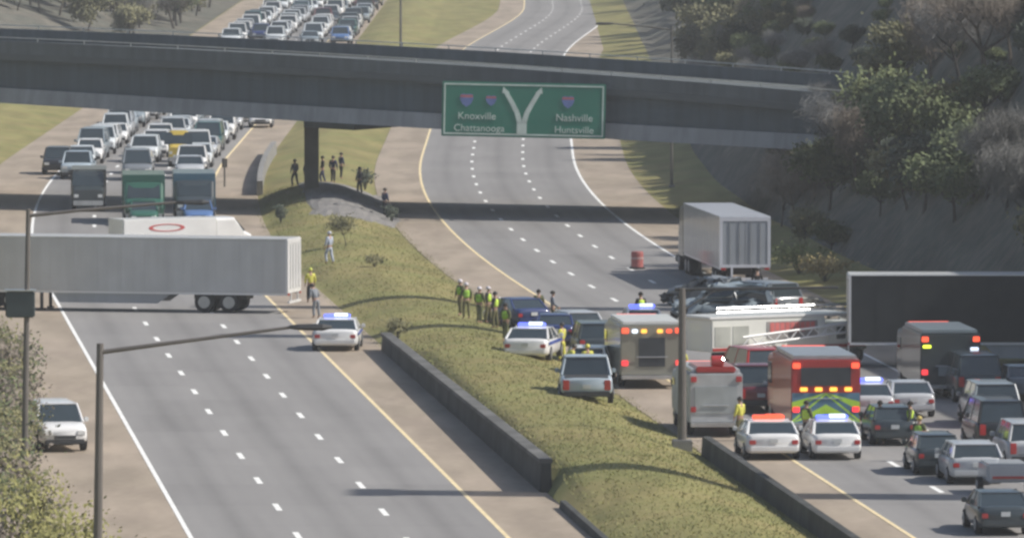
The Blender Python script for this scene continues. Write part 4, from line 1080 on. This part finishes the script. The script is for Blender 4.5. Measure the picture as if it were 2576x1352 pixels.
shrub(2075, 712, 1.2, 2.6, leafmat("leaf_dry", (.25, .20, .08), (.34, .28, .13)), "dry ochre shrub between the grey trailer and the black trailer", n=900)
# brush on the near left verge
BG = "olive brush growing along the outer shoulder"
rb = random.Random(9)
for i in range(30):
    D = 262 + i * 4.0 + rb.uniform(-1.5, 1.5)
    uu = .0262 * D - .35 + rb.random() * .5
    X = RX(uu, D); px = 1288 + F * X / D
    lf = [L_olive, L_brown, leafmat("leaf_oliveb", (.15, .15, .07), (.27, .25, .12)), L_green][i % 4]
    shrub(px, 0, rb.uniform(1.6, 2.8), rb.uniform(2.0, 3.0), lf, ["olive brush with fine leaves on the outer verge", "brown leafless brush on the outer verge", "pale yellowish brush on the outer verge", "dark green brush on the outer verge"][i % 4], BG, n=1500, ls=.085, seed=100 + i, name="brush", D=D)
for i, (px, D, h) in enumerate(((150, 262, 2.6), (215, 256, 2.2), (60, 268, 3.2), (300, 252, 1.7))):
    shrub(px, 0, h, 2.4, leafmat("leaf_near", (.22, .22, .07), (.33, .31, .12)), ["yellow olive brush at the foot of the tall brown street lamp", "small yellowish brush in front of the tall brown street lamp", "largest olive brush in the near corner of the verge", "twiggy brush end poking over the shoulder by the tall brown lamp"][i], BG, n=1800, ls=.08, seed=300 + i, name="brush", D=D, z=1.0)
# far left background: trees past the overpass
random.seed(33)
for i in range(190):
    Y = random.uniform(885, 1180); u = random.uniform(-24, 7.5)
    X = RX(u, Y); px = 1288 + F * X / Y
    if px < -250: continue
    k = random.choice([0, 1, 3, 3, 2, 3]); t_ = TP[k]
    place(t_[0], u, Y, random.uniform(.6, 1.0), random.uniform(0, 6), ["grey leafless tree in the far woods behind the jam", "brown twiggy tree in the far woods behind the jam", "green tree in the far woods behind the jam", "olive tree in the far woods behind the jam"][k], "far woods behind the jam", used)
# grass standing on the median and along the ragged shoulder edges
def grass_blades(name, m, n, seed):
    rnd = random.Random(seed); mb = MB()
    for i in range(n):
        Y = 255 + 300 * rnd.random() ** 1.5
        q = rnd.random()
        if q < .72: u = rnd.uniform(28.7, 36.0)
        elif q < .86: u = 36.15 + abs(rnd.gauss(0, .22)) if Y > 335 else rnd.uniform(28.7, 36)
        else: u = 9.6 + rnd.gauss(0, .35) if q < .93 else (28.35 - abs(rnd.gauss(0, .15)) if Y > 400 else rnd.uniform(28.7, 36))
        X = RX(u, Y); z = gz(u, Y) - .03; h = rnd.uniform(.03, .10); a = rnd.uniform(0, 3.14); w_ = rnd.uniform(.015, .04)
        dx, dy = math.cos(a) * w_, math.sin(a) * w_
        mb.add([(X - dx, Y - dy, z), (X + dx, Y + dy, z), (X + rnd.uniform(-.1, .1), Y + rnd.uniform(-.1, .1), z + h)], [(0, 1, 2)])
    tag(mb.build(name, m), "short mown median grass and weeds", "grass", kind="stuff")
grass_blades("grass", mat("blade_green", (.22, .235, .075), .8, col2=(.28, .285, .105), scale=.4), 26000, 51)
grass_blades("dry_grass", mat("blade_straw", (.265, .24, .09), .8, col2=(.32, .29, .13), scale=.4), 26000, 52)
# spilled rubble behind the rescue truck
rub = MB(); rnd = random.Random(4)
for i in range(520):
    px = rnd.uniform(1745, 2130); X, Y = ground(px, rnd.uniform(782, 812)); s = rnd.uniform(.08, .35)
    c = Vector((X, Y, rnd.uniform(0, .8) * max(.15, 1 - abs(px - 2030) / 130) + .05))
    if 1770 < px < 1900 and rnd.random() < .4: continue
    rub.add([c + Vector((rnd.uniform(-s, s), rnd.uniform(-s, s), rnd.uniform(-s * .6, s * .6))) for _ in range(4)], [(0, 1, 2), (0, 2, 3), (0, 3, 1), (1, 3, 2)])
tag(rub.build("rubble", mat("rubble_mix", (.12, .12, .105), .9, col2=(.36, .36, .32), scale=2.2)), "grey rubble spilled between the grey trailer and the white rescue truck", "rubble", kind="stuff")

# ------------------------------------------------------------------ haze
hz = MB().box(-500, 700, -60, 3200, -12, 100)
ho = hz.build("haze"); tag(ho, kind="stuff")
hm = bpy.data.materials.new("haze"); hm.use_nodes = True; n = hm.node_tree
for q in list(n.nodes):
    if q.type != 'OUTPUT_MATERIAL': n.nodes.remove(q)
pv = n.nodes.new("ShaderNodeVolumePrincipled"); pv.inputs["Density"].default_value = 0.0002; pv.inputs["Color"].default_value = (.88, .90, .91, 1)
n.links.new(pv.outputs[0], n.nodes["Material Output"].inputs["Volume"])
ho.data.materials.append(hm)
